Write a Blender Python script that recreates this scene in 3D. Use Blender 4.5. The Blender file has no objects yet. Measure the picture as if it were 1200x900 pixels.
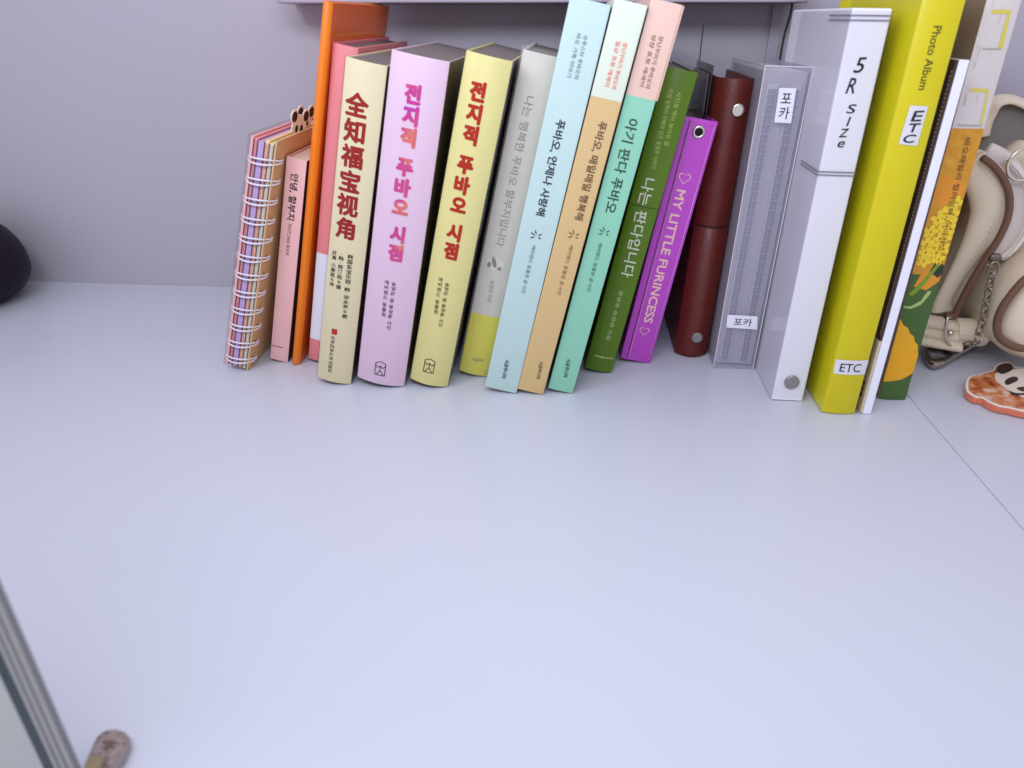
import bpy, bmesh, math, random
from mathutils import Vector, Matrix
random.seed(7)
S = bpy.context.scene
COL = S.collection
R = math.radians
# ------------------------------------------------------------------ camera
cd = bpy.data.cameras.new('camera'); cam = bpy.data.objects.new('camera', cd); COL.objects.link(cam)
cam.location = (0, 0, .225)
cam.rotation_euler = (R(90 - 27.3), 0, R(4.9))
cd.lens = 24.99; cd.sensor_width = 36; cd.sensor_fit = 'HORIZONTAL'
cd.clip_start = .01; cd.clip_end = 50
cd.dof.use_dof = True; cd.dof.focus_distance = .50; cd.dof.aperture_fstop = 9.5
S.camera = cam
# ------------------------------------------------------------------ light
w = bpy.data.worlds.new('World'); S.world = w; w.use_nodes = True
bg = w.node_tree.nodes['Background']; bg.inputs[0].default_value = (.845, .835, 1.0, 1); bg.inputs[1].default_value = .86
def area(name, loc, aim, size, energy, col):
    l = bpy.data.lights.new(name, 'AREA'); l.shape = 'RECTANGLE'; l.size, l.size_y = size; l.energy = energy; l.color = col
    o = bpy.data.objects.new(name, l); COL.objects.link(o); o.location = loc
    o.rotation_euler = (Vector(aim) - Vector(loc)).to_track_quat('-Z', 'Y').to_euler(); return o
area('cabinet_lamp', (-.13, .09, .43), (-.02, .45, .18), (.52, .10), 2.25, (.77, .81, 1.0))
S.view_settings.view_transform = 'Standard'; S.view_settings.look = 'None'; S.view_settings.gamma = 1; S.view_settings.exposure = 0

K = {'B': {'blue': {'H': 0.23514, 'ph': 0.00079, 'th': 0.20812, 'w': 0.02172, 'x': -0.033, 'y': 0.41994},
       'flower': {'H': 0.23962, 'ph': -0.00066, 'th': 0.00271, 'w': 0.01728, 'x': 0.22387, 'y': 0.43369},
       'green': {'H': 0.19954, 'ph': 0.00103, 'th': 0.19094, 'w': 0.0192, 'x': 0.03151, 'y': 0.45709},
       'grey': {'H': 0.20902, 'ph': 0.00017, 'th': 0.21007, 'w': 0.02018, 'x': -0.05556, 'y': 0.44421},
       'lav': {'H': 0.20669, 'ph': 0.00345, 'th': 0.19442, 'w': 0.03274, 'x': -0.1104, 'y': 0.42377},
       'orange': {'H': 0.23781, 'ph': 0.0002, 'th': 0.2217, 'w': 0.00584, 'x': -0.19383, 'y': 0.45209},
       'pinkwhite': {'H': 0.21277, 'ph': -0.00029, 'th': 0.20352, 'w': 0.01563, 'x': -0.17353, 'y': 0.45654},
       'pocket': {'H': 0.19845, 'ph': 8e-05, 'th': 0.02443, 'w': 0.02801, 'x': 0.13325, 'y': 0.47168},
       'postcard': {'H': 0.14714, 'ph': -8e-05, 'th': 0.23261, 'w': 0.01306, 'x': -0.20384, 'y': 0.4542},
       'purple': {'H': 0.16906, 'ph': 0.00099, 'th': 0.16145, 'w': 0.02186, 'x': 0.06034, 'y': 0.47542},
       'red': {'H': 0.19055, 'ph': -0.00044, 'th': 0.03491, 'w': 0.02364, 'x': 0.10379, 'y': 0.49532},
       'spiral': {'H': 0.16385, 'ph': 0.00246, 'th': 0.28578, 'w': 0.01638, 'x': -0.22732, 'y': 0.43823},
       'tan': {'H': 0.2351, 'ph': 0.00035, 'th': 0.21206, 'w': 0.01753, 'x': -0.01506, 'y': 0.42},
       'teal': {'H': 0.23515, 'ph': 0.00023, 'th': 0.20607, 'w': 0.01688, 'x': 0.00455, 'y': 0.42315},
       'walbum': {'H': 0.20549, 'ph': -1e-05, 'th': 0.0118, 'w': 0.00503, 'x': 0.19406, 'y': 0.41164},
       'white': {'H': 0.22868, 'ph': 0.00091, 'th': 0.0148, 'w': 0.01997, 'x': 0.1553, 'y': 0.4251},
       'yalbum': {'H': 0.23924, 'ph': 0.00147, 'th': 0.01296, 'w': 0.02034, 'x': 0.184, 'y': 0.41159},
       'yel': {'H': 0.20797, 'ph': 0.00083, 'th': 0.21752, 'w': 0.02627, 'x': -0.08077, 'y': 0.42591},
       'zh': {'H': 0.20486, 'ph': 0.00153, 'th': 0.207, 'w': 0.02368, 'x': -0.14777, 'y': 0.42427}},
 'PT': {'blue_sprig': (-0.01057, 0.10781),
        'eyelet': (-0.01017, 0.16148),
        'fl_bloom': [(-0.0029, 0.12944), (-0.00559, 0.12543), (-0.00051, 0.12257), (-0.00884, 0.12336), (-0.00246, 0.11751), (-0.00764, 0.11536), (-0.01157, 0.1193),
                     (-0.00339, 0.11037), (-0.00765, 0.10821), (-0.01355, 0.11215), (-0.00018, 0.11097), (-0.00919, 0.10299), (-0.00358, 0.1021), (-0.01361, 0.10494),
                     (-0.00977, 0.09773), (-0.01286, 0.09447), (-0.00482, 0.09577), (-0.01324, 0.09974)],
        'fl_dark': [(-0.00826, 0.0882), (-0.00531, 0.09575), (0.0007, 0.09169), (0.00018, 0.08631), (-0.00221, 0.08408)],
        'fl_leaf': [(-0.01647, 0.07318), (-0.01284, 0.07882), (-0.00406, 0.09473), (-0.003, 0.09264), (-0.01043, 0.07726), (-0.01419, 0.07215)],
        'fl_org': [(-0.01265, 0.08591), (-0.00713, 0.09145), (-0.0004, 0.08845), (-0.00064, 0.08196), (-0.00716, 0.07627), (-0.0147, 0.07821)],
        'fl_org2': [(-0.01857, 0.13495), (-0.01551, 0.14463), (-0.00876, 0.14381), (-0.00133, 0.13725), (-0.00169, 0.12848), (-0.01221, 0.12527)],
        'fl_petal': [(-0.01958, 0.05668), (-0.01609, 0.05509), (-0.01451, 0.05283), (-0.01152, 0.05121), (-0.00963, 0.04779), (-0.00648, 0.04557), (-0.00508, 0.04209),
                     (-0.00242, 0.03983), (-0.00137, 0.0357), (0.00095, 0.03279), (0.00097, 0.02856), (0.00242, 0.02497), (0.00103, 0.01999), (-0.00424, 0.0154),
                     (-0.01116, 0.01069), (-0.01685, 0.00725), (-0.01757, 0.01728)],
        'fl_s1': [(-0.01348, 0.22811), (-0.0042, 0.22794), (-0.00408, 0.22619), (-0.01332, 0.22616)],
        'fl_s2': [(-0.00575, 0.22618), (-0.00408, 0.22619), (-0.00301, 0.21026), (-0.00558, 0.21024)],
        'fl_s3': [(-0.01329, 0.2102), (-0.00344, 0.21025), (-0.00362, 0.20944), (-0.01305, 0.20938)],
        'fl_s4': [(-0.01329, 0.1906), (-0.00395, 0.19027), (-0.00388, 0.18856), (-0.01325, 0.18889)],
        'fl_s5': [(-0.00476, 0.18855), (-0.00345, 0.18856), (-0.00226, 0.17243), (-0.0036, 0.17241)],
        'fl_s6': [(-0.01481, 0.17226), (-0.00213, 0.17199), (-0.00232, 0.17109), (-0.01501, 0.17136)],
        'fl_stem': [(-0.01831, 0.06415), (-0.01311, 0.06377), (-0.00775, 0.06678), (-0.00431, 0.07304), (-0.00353, 0.07584), (-0.00602, 0.07575), (-0.00846, 0.06956),
                    (-0.01352, 0.06545), (-0.01808, 0.06529)],
        'green_pub': (-0.00869, 0.01123),
        'grey_smudge': (-0.01046, 0.08211),
        'heart1': (-0.01112, 0.13264),
        'heart2': (-0.01019, 0.02416),
        'lav_logo': (-0.01695, 0.0122),
        'plab1': [(-0.01765, 0.18672), (-0.00766, 0.18679), (-0.00684, 0.167), (-0.01693, 0.16714)],
        'plab2': [(-0.02454, 0.0407), (-0.00411, 0.04062), (-0.00268, 0.03078), (-0.02388, 0.03112)],
        'post_mark': [(-0.01242, 0.01078), (-0.00425, 0.01129)],
        'rivet': (-0.00964, 0.01394),
        'snap1': (-0.00868, 0.17242),
        'snap2': (-0.01029, 0.01609),
        'tan_sprig': (-0.00674, 0.10948),
        'teal_sprig': (-0.00792, 0.11054),
        'yel_logo': (-0.01446, 0.0147),
        'ylab1': [(-0.01428, 0.18379), (-0.00522, 0.18357), (-0.00561, 0.16397), (-0.01522, 0.16459)],
        'ylab2': [(-0.01987, 0.03751), (-0.00029, 0.03796), (-0.0005, 0.02817), (-0.01933, 0.02785)],
        'zh_seal': [(-0.01608, 0.03985), (-0.01236, 0.04014), (-0.01227, 0.03606), (-0.016, 0.03577)]},
 'T': {'blue': [('subtitle_lettering', 'R', '슈푸스타 푸바오의', -0.00922, 0.21903, -0.00912, 0.19736, 0.00267, 0.002, 'ink_dark'),
                ('subtitle_lettering', 'R', '바오 가족 이야기', -0.01293, 0.21907, -0.01307, 0.19738, 0.00267, 0.002, 'ink_dark'),
                ('title_lettering', 'R', '푸바오, 언제나 사랑해', -0.0118, 0.17527, -0.0114, 0.12056, 0.00549, 0.018, 'ink_navy'),
                ('author_lettering', 'R', '에버랜드 동물원 글·사진', -0.01086, 0.10209, -0.01088, 0.07069, 0.00266, 0.0, 'ink_dark'),
                ('publisher_lettering', 'R', '시공주니어', -0.01101, 0.0232, -0.0107, 0.00969, 0.00297, 0.02, 'ink_black')],
       'flower': [('title_lettering', 'R', '바오패밀리 컬러링북, 아야리오', -0.00784, 0.16517, -0.00524, 0.10101, 0.00351, 0.002, 'ink_brown')],
       'green': [('subtitle_lettering', 'R', '사진을 찍어 보아요 글', -0.00771, 0.18772, -0.0068, 0.15692, 0.00321, -0.006, 'ink_lime'),
                 ('subtitle_lettering', 'R', '아침 일찍이 아빠와 만든 동물원 이야기', -0.01297, 0.18808, -0.01068, 0.14269, 0.00323, -0.006, 'ink_lime'),
                 ('title_lettering', 'R', '나는 판다입니다', -0.01102, 0.13629, -0.00823, 0.07167, 0.00821, 0.0125, 'ink_white'),
                 ('author_lettering', 'R', '류정훈·송영관 지음', -0.00905, 0.0617, -0.00888, 0.02461, 0.00281, -0.004, 'ink_pale')],
       'grey': [('title_lettering', 'R', '나는 행복한 푸바오 할부지입니다', -0.01076, 0.18577, -0.01014, 0.09444, 0.00561, 0.004, 'ink_grey'),
                ('author_lettering', 'R', '송영관 지음', -0.01008, 0.07085, -0.00943, 0.05567, 0.00276, 0.006, 'ink_grey'),
                ('publisher_lettering', 'H', '시공사', -0.01319, 0.01122, -0.00487, 0.01233, 0.00261, 0.01, 'ink_olive')],
       'lav': [('title_lettering', 'V', '전지적 푸바오 시점', -0.01755, 0.19265, -0.01627, 0.08806, 0.01006, 0.052, 'ink_foil'),
               ('author_lettering', 'V', '송영관 글·류정훈 사진', -0.01496, 0.07516, -0.01474, 0.04153, 0.00307, 0.01, 'ink_black'),
               ('author_lettering', 'V', '에버랜드 동물원', -0.01951, 0.0753, -0.01909, 0.04977, 0.00306, 0.01, 'ink_black')],
       'postcard': [('title_lettering', 'R', '안녕, 할부지', -0.00678, 0.1375, -0.0069, 0.10671, 0.00528, 0.014, 'ink_black'),
                    ('subtitle_lettering', 'R', 'POSTCARD BOOK', -0.00721, 0.10368, -0.00705, 0.08137, 0.00229, 0.0, 'ink_brown')],
       'purple': [('title_lettering', 'R', 'MY LITTLE FURINCESS', -0.01096, 0.12496, -0.00944, 0.031, 0.00589, 0.03, 'ink_gold')],
       'tan': [('subtitle_lettering', 'R', '장난꾸러기 푸바오의', -0.00637, 0.2161, -0.0063, 0.19298, 0.00266, 0.012, 'ink_coral'),
               ('subtitle_lettering', 'R', '일상 포토 에세이', -0.01009, 0.21612, -0.01024, 0.19342, 0.00266, 0.012, 'ink_coral'),
               ('title_lettering', 'R', '푸바오, 매일매일 행복해', -0.00723, 0.17568, -0.00673, 0.11951, 0.00521, 0.013, 'ink_brown'),
               ('author_lettering', 'R', '에버랜드 동물원 글·사진', -0.0068, 0.10356, -0.00687, 0.0711, 0.00263, 0.0, 'ink_brown'),
               ('publisher_lettering', 'R', '시공주니어', -0.00665, 0.02375, -0.00603, 0.01099, 0.00283, 0.016, 'ink_brown')],
       'teal': [('subtitle_lettering', 'R', '장난꾸러기 푸바오의', -0.0066, 0.21909, -0.00633, 0.19307, 0.00266, 0.004, 'ink_brown'),
                ('subtitle_lettering', 'R', '성장 포토 에세이', -0.01033, 0.21913, -0.00973, 0.19322, 0.00266, 0.004, 'ink_brown'),
                ('title_lettering', 'R', '아기 판다 푸바오', -0.00942, 0.1762, -0.0082, 0.12282, 0.00686, 0.013, 'ink_pine'),
                ('author_lettering', 'R', '에버랜드 동물원 글·사진', -0.00859, 0.10422, -0.00805, 0.07252, 0.00263, 0.0, 'ink_pine'),
                ('publisher_lettering', 'R', '시공주니어', -0.00868, 0.02444, -0.00771, 0.01112, 0.00294, 0.016, 'ink_pine')],
       'white': [('title_lettering', 'V', '5', -0.00988, 0.20576, -0.01055, 0.19832, 0.00458, 0.0125, 'ink_marker'),
                 ('title_lettering', 'V', 'R', -0.01173, 0.19579, -0.01199, 0.18818, 0.00442, 0.0125, 'ink_marker'),
                 ('title_lettering', 'V', 'S', -0.00984, 0.18265, -0.00948, 0.1781, 0.00425, 0.0125, 'ink_marker'),
                 ('title_lettering', 'V', 'I', -0.00998, 0.17634, -0.00957, 0.1715, 0.0009, 0.0125, 'ink_marker'),
                 ('title_lettering', 'V', 'Z', -0.01086, 0.17013, -0.011, 0.16565, 0.00409, 0.0125, 'ink_marker'),
                 ('title_lettering', 'V', 'e', -0.01124, 0.16362, -0.01095, 0.16022, 0.00366, 0.0125, 'ink_marker')],
       'yalbum': [('title_lettering', 'R', 'Photo Album', -0.0106, 0.22076, -0.01028, 0.19129, 0.00394, 0.012, 'ink_olive')],
       'yel': [('title_lettering', 'V', '전지적 푸바오 시점', -0.01583, 0.19498, -0.01404, 0.08999, 0.00965, 0.052, 'ink_red2'),
               ('author_lettering', 'V', '송영관 글·류정훈 사진', -0.01275, 0.07535, -0.01212, 0.04414, 0.00302, 0.01, 'ink_black'),
               ('author_lettering', 'V', '에버랜드 동물원', -0.01748, 0.07765, -0.01654, 0.05226, 0.00301, 0.01, 'ink_black')],
       'zh': [('title_lettering', 'V', '全知福宝视角', -0.01444, 0.18877, -0.01377, 0.10161, 0.01261, 0.032, 'ink_red'),
              ('author_lettering', 'V', '韩国爱宝乐园〔韩〕宋永宽◎著', -0.00885, 0.09324, -0.0086, 0.04888, 0.00339, 0.012, 'ink_black'),
              ('author_lettering', 'V', '〔韩〕柳汀勋◎摄', -0.01457, 0.09301, -0.01441, 0.06811, 0.00325, 0.012, 'ink_black'),
              ('author_lettering', 'V', '苏葛 小黄蓝◎译', -0.01922, 0.09304, -0.01924, 0.06873, 0.00325, 0.012, 'ink_black'),
              ('publisher_lettering', 'V', '北京科学技术出版社', -0.01476, 0.0348, -0.0146, 0.00675, 0.00299, 0.008, 'ink_black')]},
 'TAB': [(0.04701, 0.16518), (0.06667, 0.16482)],
 'Z': {'fl1': 0.17012,
       'fl2': 0.08602,
       'green': 0.11861,
       'grey': 0.04563,
       'pw1': 0.08195,
       'pw2': 0.01693,
       'red': 0.09665,
       'sp0': 0.14948,
       'sp1': 0.00665,
       'tan': 0.18727,
       'teal': 0.18773,
       'walb': 0.03629,
       'wl1': 0.22528,
       'wl2': 0.14698},
 'bag': {'back': [[0.2945, 0.571, 0.12329], [0.29232, 0.571, 0.14156], [0.29289, 0.571, 0.15814], [0.29837, 0.571, 0.16744], [0.30853, 0.571, 0.17039],
                  [0.32005, 0.571, 0.16878], [0.33534, 0.571, 0.1609], [0.35084, 0.571, 0.14233], [0.36432, 0.571, 0.10572], [0.32748, 0.571, 0.09862]],
         'band': [[0.26405, 0.515, 0.1388], [0.27281, 0.515, 0.13114], [0.28125, 0.515, 0.12111], [0.2857, 0.515, 0.1079], [0.28419, 0.515, 0.09183],
                  [0.28017, 0.515, 0.07582], [0.27561, 0.515, 0.05866], [0.27208, 0.515, 0.04096], [0.273, 0.515, 0.03299]],
         'body': [[0.28108, 0.535, 0.01844], [0.27952, 0.535, 0.0268], [0.28264, 0.535, 0.04539], [0.28711, 0.535, 0.06474], [0.29078, 0.535, 0.08152],
                  [0.29283, 0.535, 0.099], [0.28869, 0.535, 0.10924], [0.28087, 0.535, 0.12042], [0.27302, 0.535, 0.13198], [0.27503, 0.535, 0.1389],
                  [0.28055, 0.535, 0.14126], [0.28856, 0.535, 0.14081], [0.29906, 0.535, 0.13583], [0.30957, 0.535, 0.12735], [0.32399, 0.535, 0.11588],
                  [0.34509, 0.535, 0.09523], [0.36622, 0.535, 0.07071], [0.3822, 0.535, 0.03836], [0.38734, 0.535, 0.00951], [0.36609, 0.535, 0.00444],
                  [0.33961, 0.535, 0.00918], [0.32081, 0.535, 0.01981], [0.29915, 0.535, 0.01906]],
         'buckle': [[0.26544, 0.49, 0.03609], [0.26742, 0.49, 0.02442], [0.27261, 0.49, 0.01598]],
         'chain': [[0.28243, 0.485, 0.07677], [0.28308, 0.485, 0.06903], [0.28409, 0.485, 0.05997], [0.28495, 0.485, 0.05136], [0.28581, 0.485, 0.04262],
                   [0.28633, 0.485, 0.035], [0.28628, 0.485, 0.02726], [0.28586, 0.485, 0.0207]],
         'dark': [[0.28931, 0.547, 0.04481], [0.28143, 0.547, 0.06481], [0.27726, 0.547, 0.08938], [0.27864, 0.547, 0.10632], [0.28351, 0.547, 0.11437],
                  [0.29488, 0.547, 0.10355], [0.29727, 0.547, 0.09109], [0.29428, 0.547, 0.07173]],
         'handle': [[0.29168, 0.565, 0.14838], [0.2908, 0.565, 0.16345], [0.29423, 0.565, 0.17143], [0.30272, 0.565, 0.17375], [0.31404, 0.565, 0.17047],
                    [0.32801, 0.565, 0.16267], [0.3427, 0.565, 0.14608], [0.35196, 0.565, 0.12533]],
         'pipe': [[0.26522, 0.511, 0.14335], [0.27309, 0.511, 0.13854], [0.28201, 0.511, 0.13039], [0.28901, 0.511, 0.11983], [0.29261, 0.511, 0.10609],
                  [0.29146, 0.511, 0.0913], [0.28687, 0.511, 0.07598], [0.28231, 0.511, 0.05957], [0.2792, 0.511, 0.04334], [0.27775, 0.511, 0.03338],
                  [0.27183, 0.511, 0.03318]],
         'pocket': [[0.29703, 0.485, 0.02375], [0.29231, 0.485, 0.03393], [0.29195, 0.485, 0.0466], [0.29433, 0.485, 0.05722], [0.29921, 0.485, 0.0665],
                    [0.30563, 0.485, 0.07386], [0.31602, 0.485, 0.0818], [0.332, 0.485, 0.08513], [0.34498, 0.485, 0.06785], [0.36009, 0.485, 0.02482],
                    [0.34456, 0.485, 0.01243], [0.32217, 0.485, 0.01086], [0.30826, 0.485, 0.01497]],
         'ppipe': [[0.30256, 0.467, 0.0797], [0.29526, 0.467, 0.07143], [0.29047, 0.467, 0.0613], [0.28771, 0.467, 0.05103], [0.28794, 0.467, 0.04126],
                   [0.29161, 0.467, 0.03268], [0.29875, 0.467, 0.02729], [0.30863, 0.467, 0.02386], [0.32511, 0.467, 0.02387]],
         'pstitch': [[0.30116, 0.473, 0.08115], [0.29338, 0.473, 0.07222], [0.28812, 0.473, 0.06141], [0.28617, 0.473, 0.04984], [0.28764, 0.473, 0.0375]],
         'puller': [0.29167, 0.503, 0.07735],
         'ring': [0.29212, 0.505, 0.1399],
         'roll': [[0.28073, 0.507, 0.02033], [0.3036, 0.507, 0.0198], 0.02015],
         'seam': [[0.29104, 0.5165, 0.07065], [0.30038, 0.5165, 0.0665], [0.31131, 0.5165, 0.06491], [0.32315, 0.5165, 0.06776], [0.3344, 0.5165, 0.07555]],
         'strap': [[0.26026, 0.505, 0.03118], [0.26419, 0.505, 0.02057], [0.26785, 0.505, 0.01115]],
         'tab': [[0.29093, 0.525, 0.13858], [0.29478, 0.525, 0.14753], [0.30135, 0.525, 0.1509], [0.31248, 0.525, 0.14335], [0.31481, 0.525, 0.12935],
                 [0.30396, 0.525, 0.12861]],
         'zip': [[0.28067, 0.509, 0.14228], [0.29154, 0.509, 0.1348], [0.30125, 0.509, 0.12274], [0.30699, 0.509, 0.10804], [0.30754, 0.509, 0.09401],
                 [0.30419, 0.509, 0.08314], [0.29854, 0.509, 0.07567]],
         'zipl': [[0.27062, 0.514, 0.14456], [0.28052, 0.514, 0.14033], [0.29042, 0.514, 0.13274], [0.29821, 0.514, 0.12163], [0.30284, 0.514, 0.10849],
                  [0.30312, 0.514, 0.09494], [0.30116, 0.514, 0.08282], [0.29882, 0.514, 0.07538]]},
 'ball': {'bot': [-0.50784, 0.55328, 0.0], 'c': [-0.52604, 0.552, 0.0283], 'r': 0.05883, 'top': 0.08073},
 'batten': [0.22042],
 'ck': {'ear': [[0.29929, 0.47231], [0.30474, 0.48098], [0.31116, 0.48573], [0.31466, 0.48462], [0.31276, 0.47754], [0.3063, 0.47156], [0.30076, 0.46842]],
        'ear2': [[0.32814, 0.47749], [0.33486, 0.48356], [0.33729, 0.47964], [0.333, 0.46986], [0.32754, 0.46807]],
        'eye': [[0.2957, 0.455], [0.30014, 0.4605], [0.30595, 0.46425], [0.30816, 0.46314], [0.30572, 0.45841], [0.30021, 0.45413], [0.29543, 0.4512]],
        'eye2': [[0.31801, 0.46075], [0.32296, 0.46375], [0.3235, 0.45866], [0.31987, 0.45205], [0.31645, 0.45176]],
        'face': [[0.29732, 0.46945], [0.30785, 0.47575], [0.32054, 0.4782], [0.33059, 0.47365], [0.32927, 0.45915], [0.32168, 0.44363], [0.31059, 0.43322],
                 [0.29937, 0.42994], [0.29503, 0.43776], [0.29264, 0.44357], [0.29151, 0.45212], [0.29266, 0.46116]],
        'mouth': [[0.29256, 0.44235], [0.29352, 0.44002], [0.29679, 0.4391], [0.30271, 0.44021], [0.30172, 0.43833], [0.2955, 0.43661], [0.29168, 0.43747]],
        'nose': [[0.29904, 0.44656], [0.30345, 0.44878], [0.30822, 0.44858], [0.30584, 0.44409], [0.30067, 0.44244]]},
 'clip': [[0.26422, 0.50735], [0.25975, 0.49497], [0.25851, 0.48334], [0.26154, 0.47939], [0.2695, 0.48428], [0.28148, 0.49537], [0.29389, 0.50685], [0.30598, 0.51711],
          [0.31505, 0.5258], [0.31353, 0.53052], [0.30129, 0.52302], [0.28938, 0.51726], [0.27904, 0.5148], [0.27066, 0.51253]],
 'cookie': [[0.2641, 0.44029], [0.27006, 0.45447], [0.27733, 0.46416], [0.28451, 0.46743], [0.28998, 0.47057], [0.29798, 0.47531], [0.30464, 0.48418], [0.31209, 0.48977],
            [0.31698, 0.49019], [0.31587, 0.48235], [0.32114, 0.48142], [0.32801, 0.47925], [0.33798, 0.48704], [0.34079, 0.48172], [0.33529, 0.46782],
            [0.33347, 0.45485], [0.32442, 0.43711], [0.31185, 0.42231], [0.29942, 0.41465], [0.28983, 0.41383], [0.28462, 0.41556], [0.27995, 0.41847],
            [0.27464, 0.42024], [0.27101, 0.42558], [0.26951, 0.43123], [0.26565, 0.43207]],
 'door': {'a': -0.14742, 'b': -0.14858, 'c': -0.15531, 'd': -0.16032},
 'post': [[0.14313, 0.61, 0.21936], [0.14936, 0.61, 0.21936]],
 'seam': [[0.22838, 0.43248, 0.0], [0.22843, 0.30011, 0.0], [0.22841, 0.35684, 0.0]],
 'shelf': [[-0.2522, 0.56, 0.23483], [0.15715, 0.56, 0.23424]],
 'tag': [[-0.15371, 0.13467], [-0.15528, 0.14025], [-0.15673, 0.14673], [-0.15704, 0.14964], [-0.15616, 0.1517], [-0.15428, 0.1527], [-0.15141, 0.15312],
         [-0.14817, 0.15239], [-0.14558, 0.15062], [-0.14441, 0.14811], [-0.14352, 0.14405], [-0.1434, 0.14035], [-0.14288, 0.1356]],
 'tagm': {'brown': [[-0.153, 0.14723], [-0.15174, 0.14766], [-0.15066, 0.1484], [-0.14835, 0.14763], [-0.14895, 0.14661], [-0.14716, 0.14517], [-0.14955, 0.1456],
                    [-0.15054, 0.14425], [-0.15196, 0.14508], [-0.15108, 0.14611]],
          'olive': [[-0.15448, 0.14141], [-0.15276, 0.14249], [-0.14982, 0.14212], [-0.14838, 0.13887], [-0.14983, 0.13695], [-0.15327, 0.13725]]},
 'wall': 0.61,
 'wseam': [0.09241, 0.61, 0.20772]}

# ------------------------------------------------------------------ materials
def lin(c):
    return tuple(((v / 255) / 12.92 if v / 255 <= .04045 else ((v / 255 + .055) / 1.055) ** 2.4) for v in c)
MATS = {}
def mat(name, rgb, rough=.5, metal=0., var=.06, scale=60., bump=0., bscale=400., coat=0., spec=.4, alpha=1., raw=False):
    if name in MATS: return MATS[name]
    m = bpy.data.materials.new(name); m.use_nodes = True; nt = m.node_tree; p = nt.nodes['Principled BSDF']
    c = lin(rgb)
    if not raw: c = tuple(min(.86, v * k) for v, k in zip(c, (1.22, 1.18, .98)))
    tc = nt.nodes.new('ShaderNodeTexCoord'); nz = nt.nodes.new('ShaderNodeTexNoise'); nz.inputs['Scale'].default_value = scale; nz.inputs['Detail'].default_value = 5
    nt.links.new(tc.outputs['Object'], nz.inputs['Vector'])
    mx = nt.nodes.new('ShaderNodeMix'); mx.data_type = 'RGBA'
    mx.inputs[6].default_value = tuple(v * (1 - var) for v in c) + (1,); mx.inputs[7].default_value = tuple(min(1, v * (1 + var)) for v in c) + (1,)
    nt.links.new(nz.outputs['Fac'], mx.inputs[0]); nt.links.new(mx.outputs[2], p.inputs['Base Color'])
    mr = nt.nodes.new('ShaderNodeMapRange'); mr.inputs[3].default_value = max(.03, rough - .07); mr.inputs[4].default_value = rough + .07
    nt.links.new(nz.outputs['Fac'], mr.inputs[0]); nt.links.new(mr.outputs[0], p.inputs['Roughness'])
    p.inputs['Metallic'].default_value = metal; p.inputs['Specular IOR Level'].default_value = spec
    p.inputs['Coat Weight'].default_value = coat; p.inputs['Coat Roughness'].default_value = .12
    p.inputs['Alpha'].default_value = alpha
    if bump:
        n2 = nt.nodes.new('ShaderNodeTexNoise'); n2.inputs['Scale'].default_value = bscale; n2.inputs['Detail'].default_value = 4
        nt.links.new(tc.outputs['Object'], n2.inputs['Vector'])
        b = nt.nodes.new('ShaderNodeBump'); b.inputs['Strength'].default_value = bump; b.inputs['Distance'].default_value = .001
        nt.links.new(n2.outputs['Fac'], b.inputs['Height']); nt.links.new(b.outputs[0], p.inputs['Normal'])
    MATS[name] = m; return m
def film(name, tint, vis, rough, edge):
    m = bpy.data.materials.new(name); m.use_nodes = True; nt = m.node_tree; nt.nodes.remove(nt.nodes['Principled BSDF'])
    out = nt.nodes['Material Output']; t = nt.nodes.new('ShaderNodeBsdfTransparent'); t.inputs[0].default_value = (.97, .97, .97, 1)
    g = nt.nodes.new('ShaderNodeBsdfPrincipled'); g.inputs['Base Color'].default_value = lin(tint) + (1,); g.inputs['Roughness'].default_value = rough; g.inputs['Specular IOR Level'].default_value = .6
    mx = nt.nodes.new('ShaderNodeMixShader'); lw = nt.nodes.new('ShaderNodeLayerWeight'); lw.inputs[0].default_value = .25
    mr = nt.nodes.new('ShaderNodeMapRange'); mr.inputs[3].default_value = vis; mr.inputs[4].default_value = min(1, vis + edge)
    nt.links.new(lw.outputs['Facing'], mr.inputs[0]); nt.links.new(mr.outputs[0], mx.inputs[0])
    nt.links.new(t.outputs[0], mx.inputs[1]); nt.links.new(g.outputs[0], mx.inputs[2]); nt.links.new(mx.outputs[0], out.inputs[0])
    MATS[name] = m; return m
def ramp_mat(name, stops, scale, coord='Object', rough=.4, wave=None, stretch=(1, 1, 1)):
    m = bpy.data.materials.new(name); m.use_nodes = True; nt = m.node_tree; p = nt.nodes['Principled BSDF']; p.inputs['Roughness'].default_value = rough
    tc = nt.nodes.new('ShaderNodeTexCoord'); mp = nt.nodes.new('ShaderNodeMapping'); mp.inputs['Scale'].default_value = stretch
    nt.links.new(tc.outputs[coord], mp.inputs[0])
    nz = nt.nodes.new('ShaderNodeTexNoise'); nz.inputs['Scale'].default_value = scale; nz.inputs['Detail'].default_value = 4
    nt.links.new(mp.outputs[0], nz.inputs['Vector'])
    cr = nt.nodes.new('ShaderNodeValToRGB'); e = cr.color_ramp.elements
    while len(e) < len(stops): e.new(.5)
    for el, (pos, c) in zip(e, stops): el.position = pos; el.color = lin(c) + (1,)
    nt.links.new(nz.outputs['Fac'], cr.inputs[0]); nt.links.new(cr.outputs[0], p.inputs['Base Color'])
    MATS[name] = m; return m
mat('white_laminate', (201, 204, 211), raw=True, rough=.29, var=.025, scale=9, bump=.03, bscale=900, spec=.4)
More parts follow.
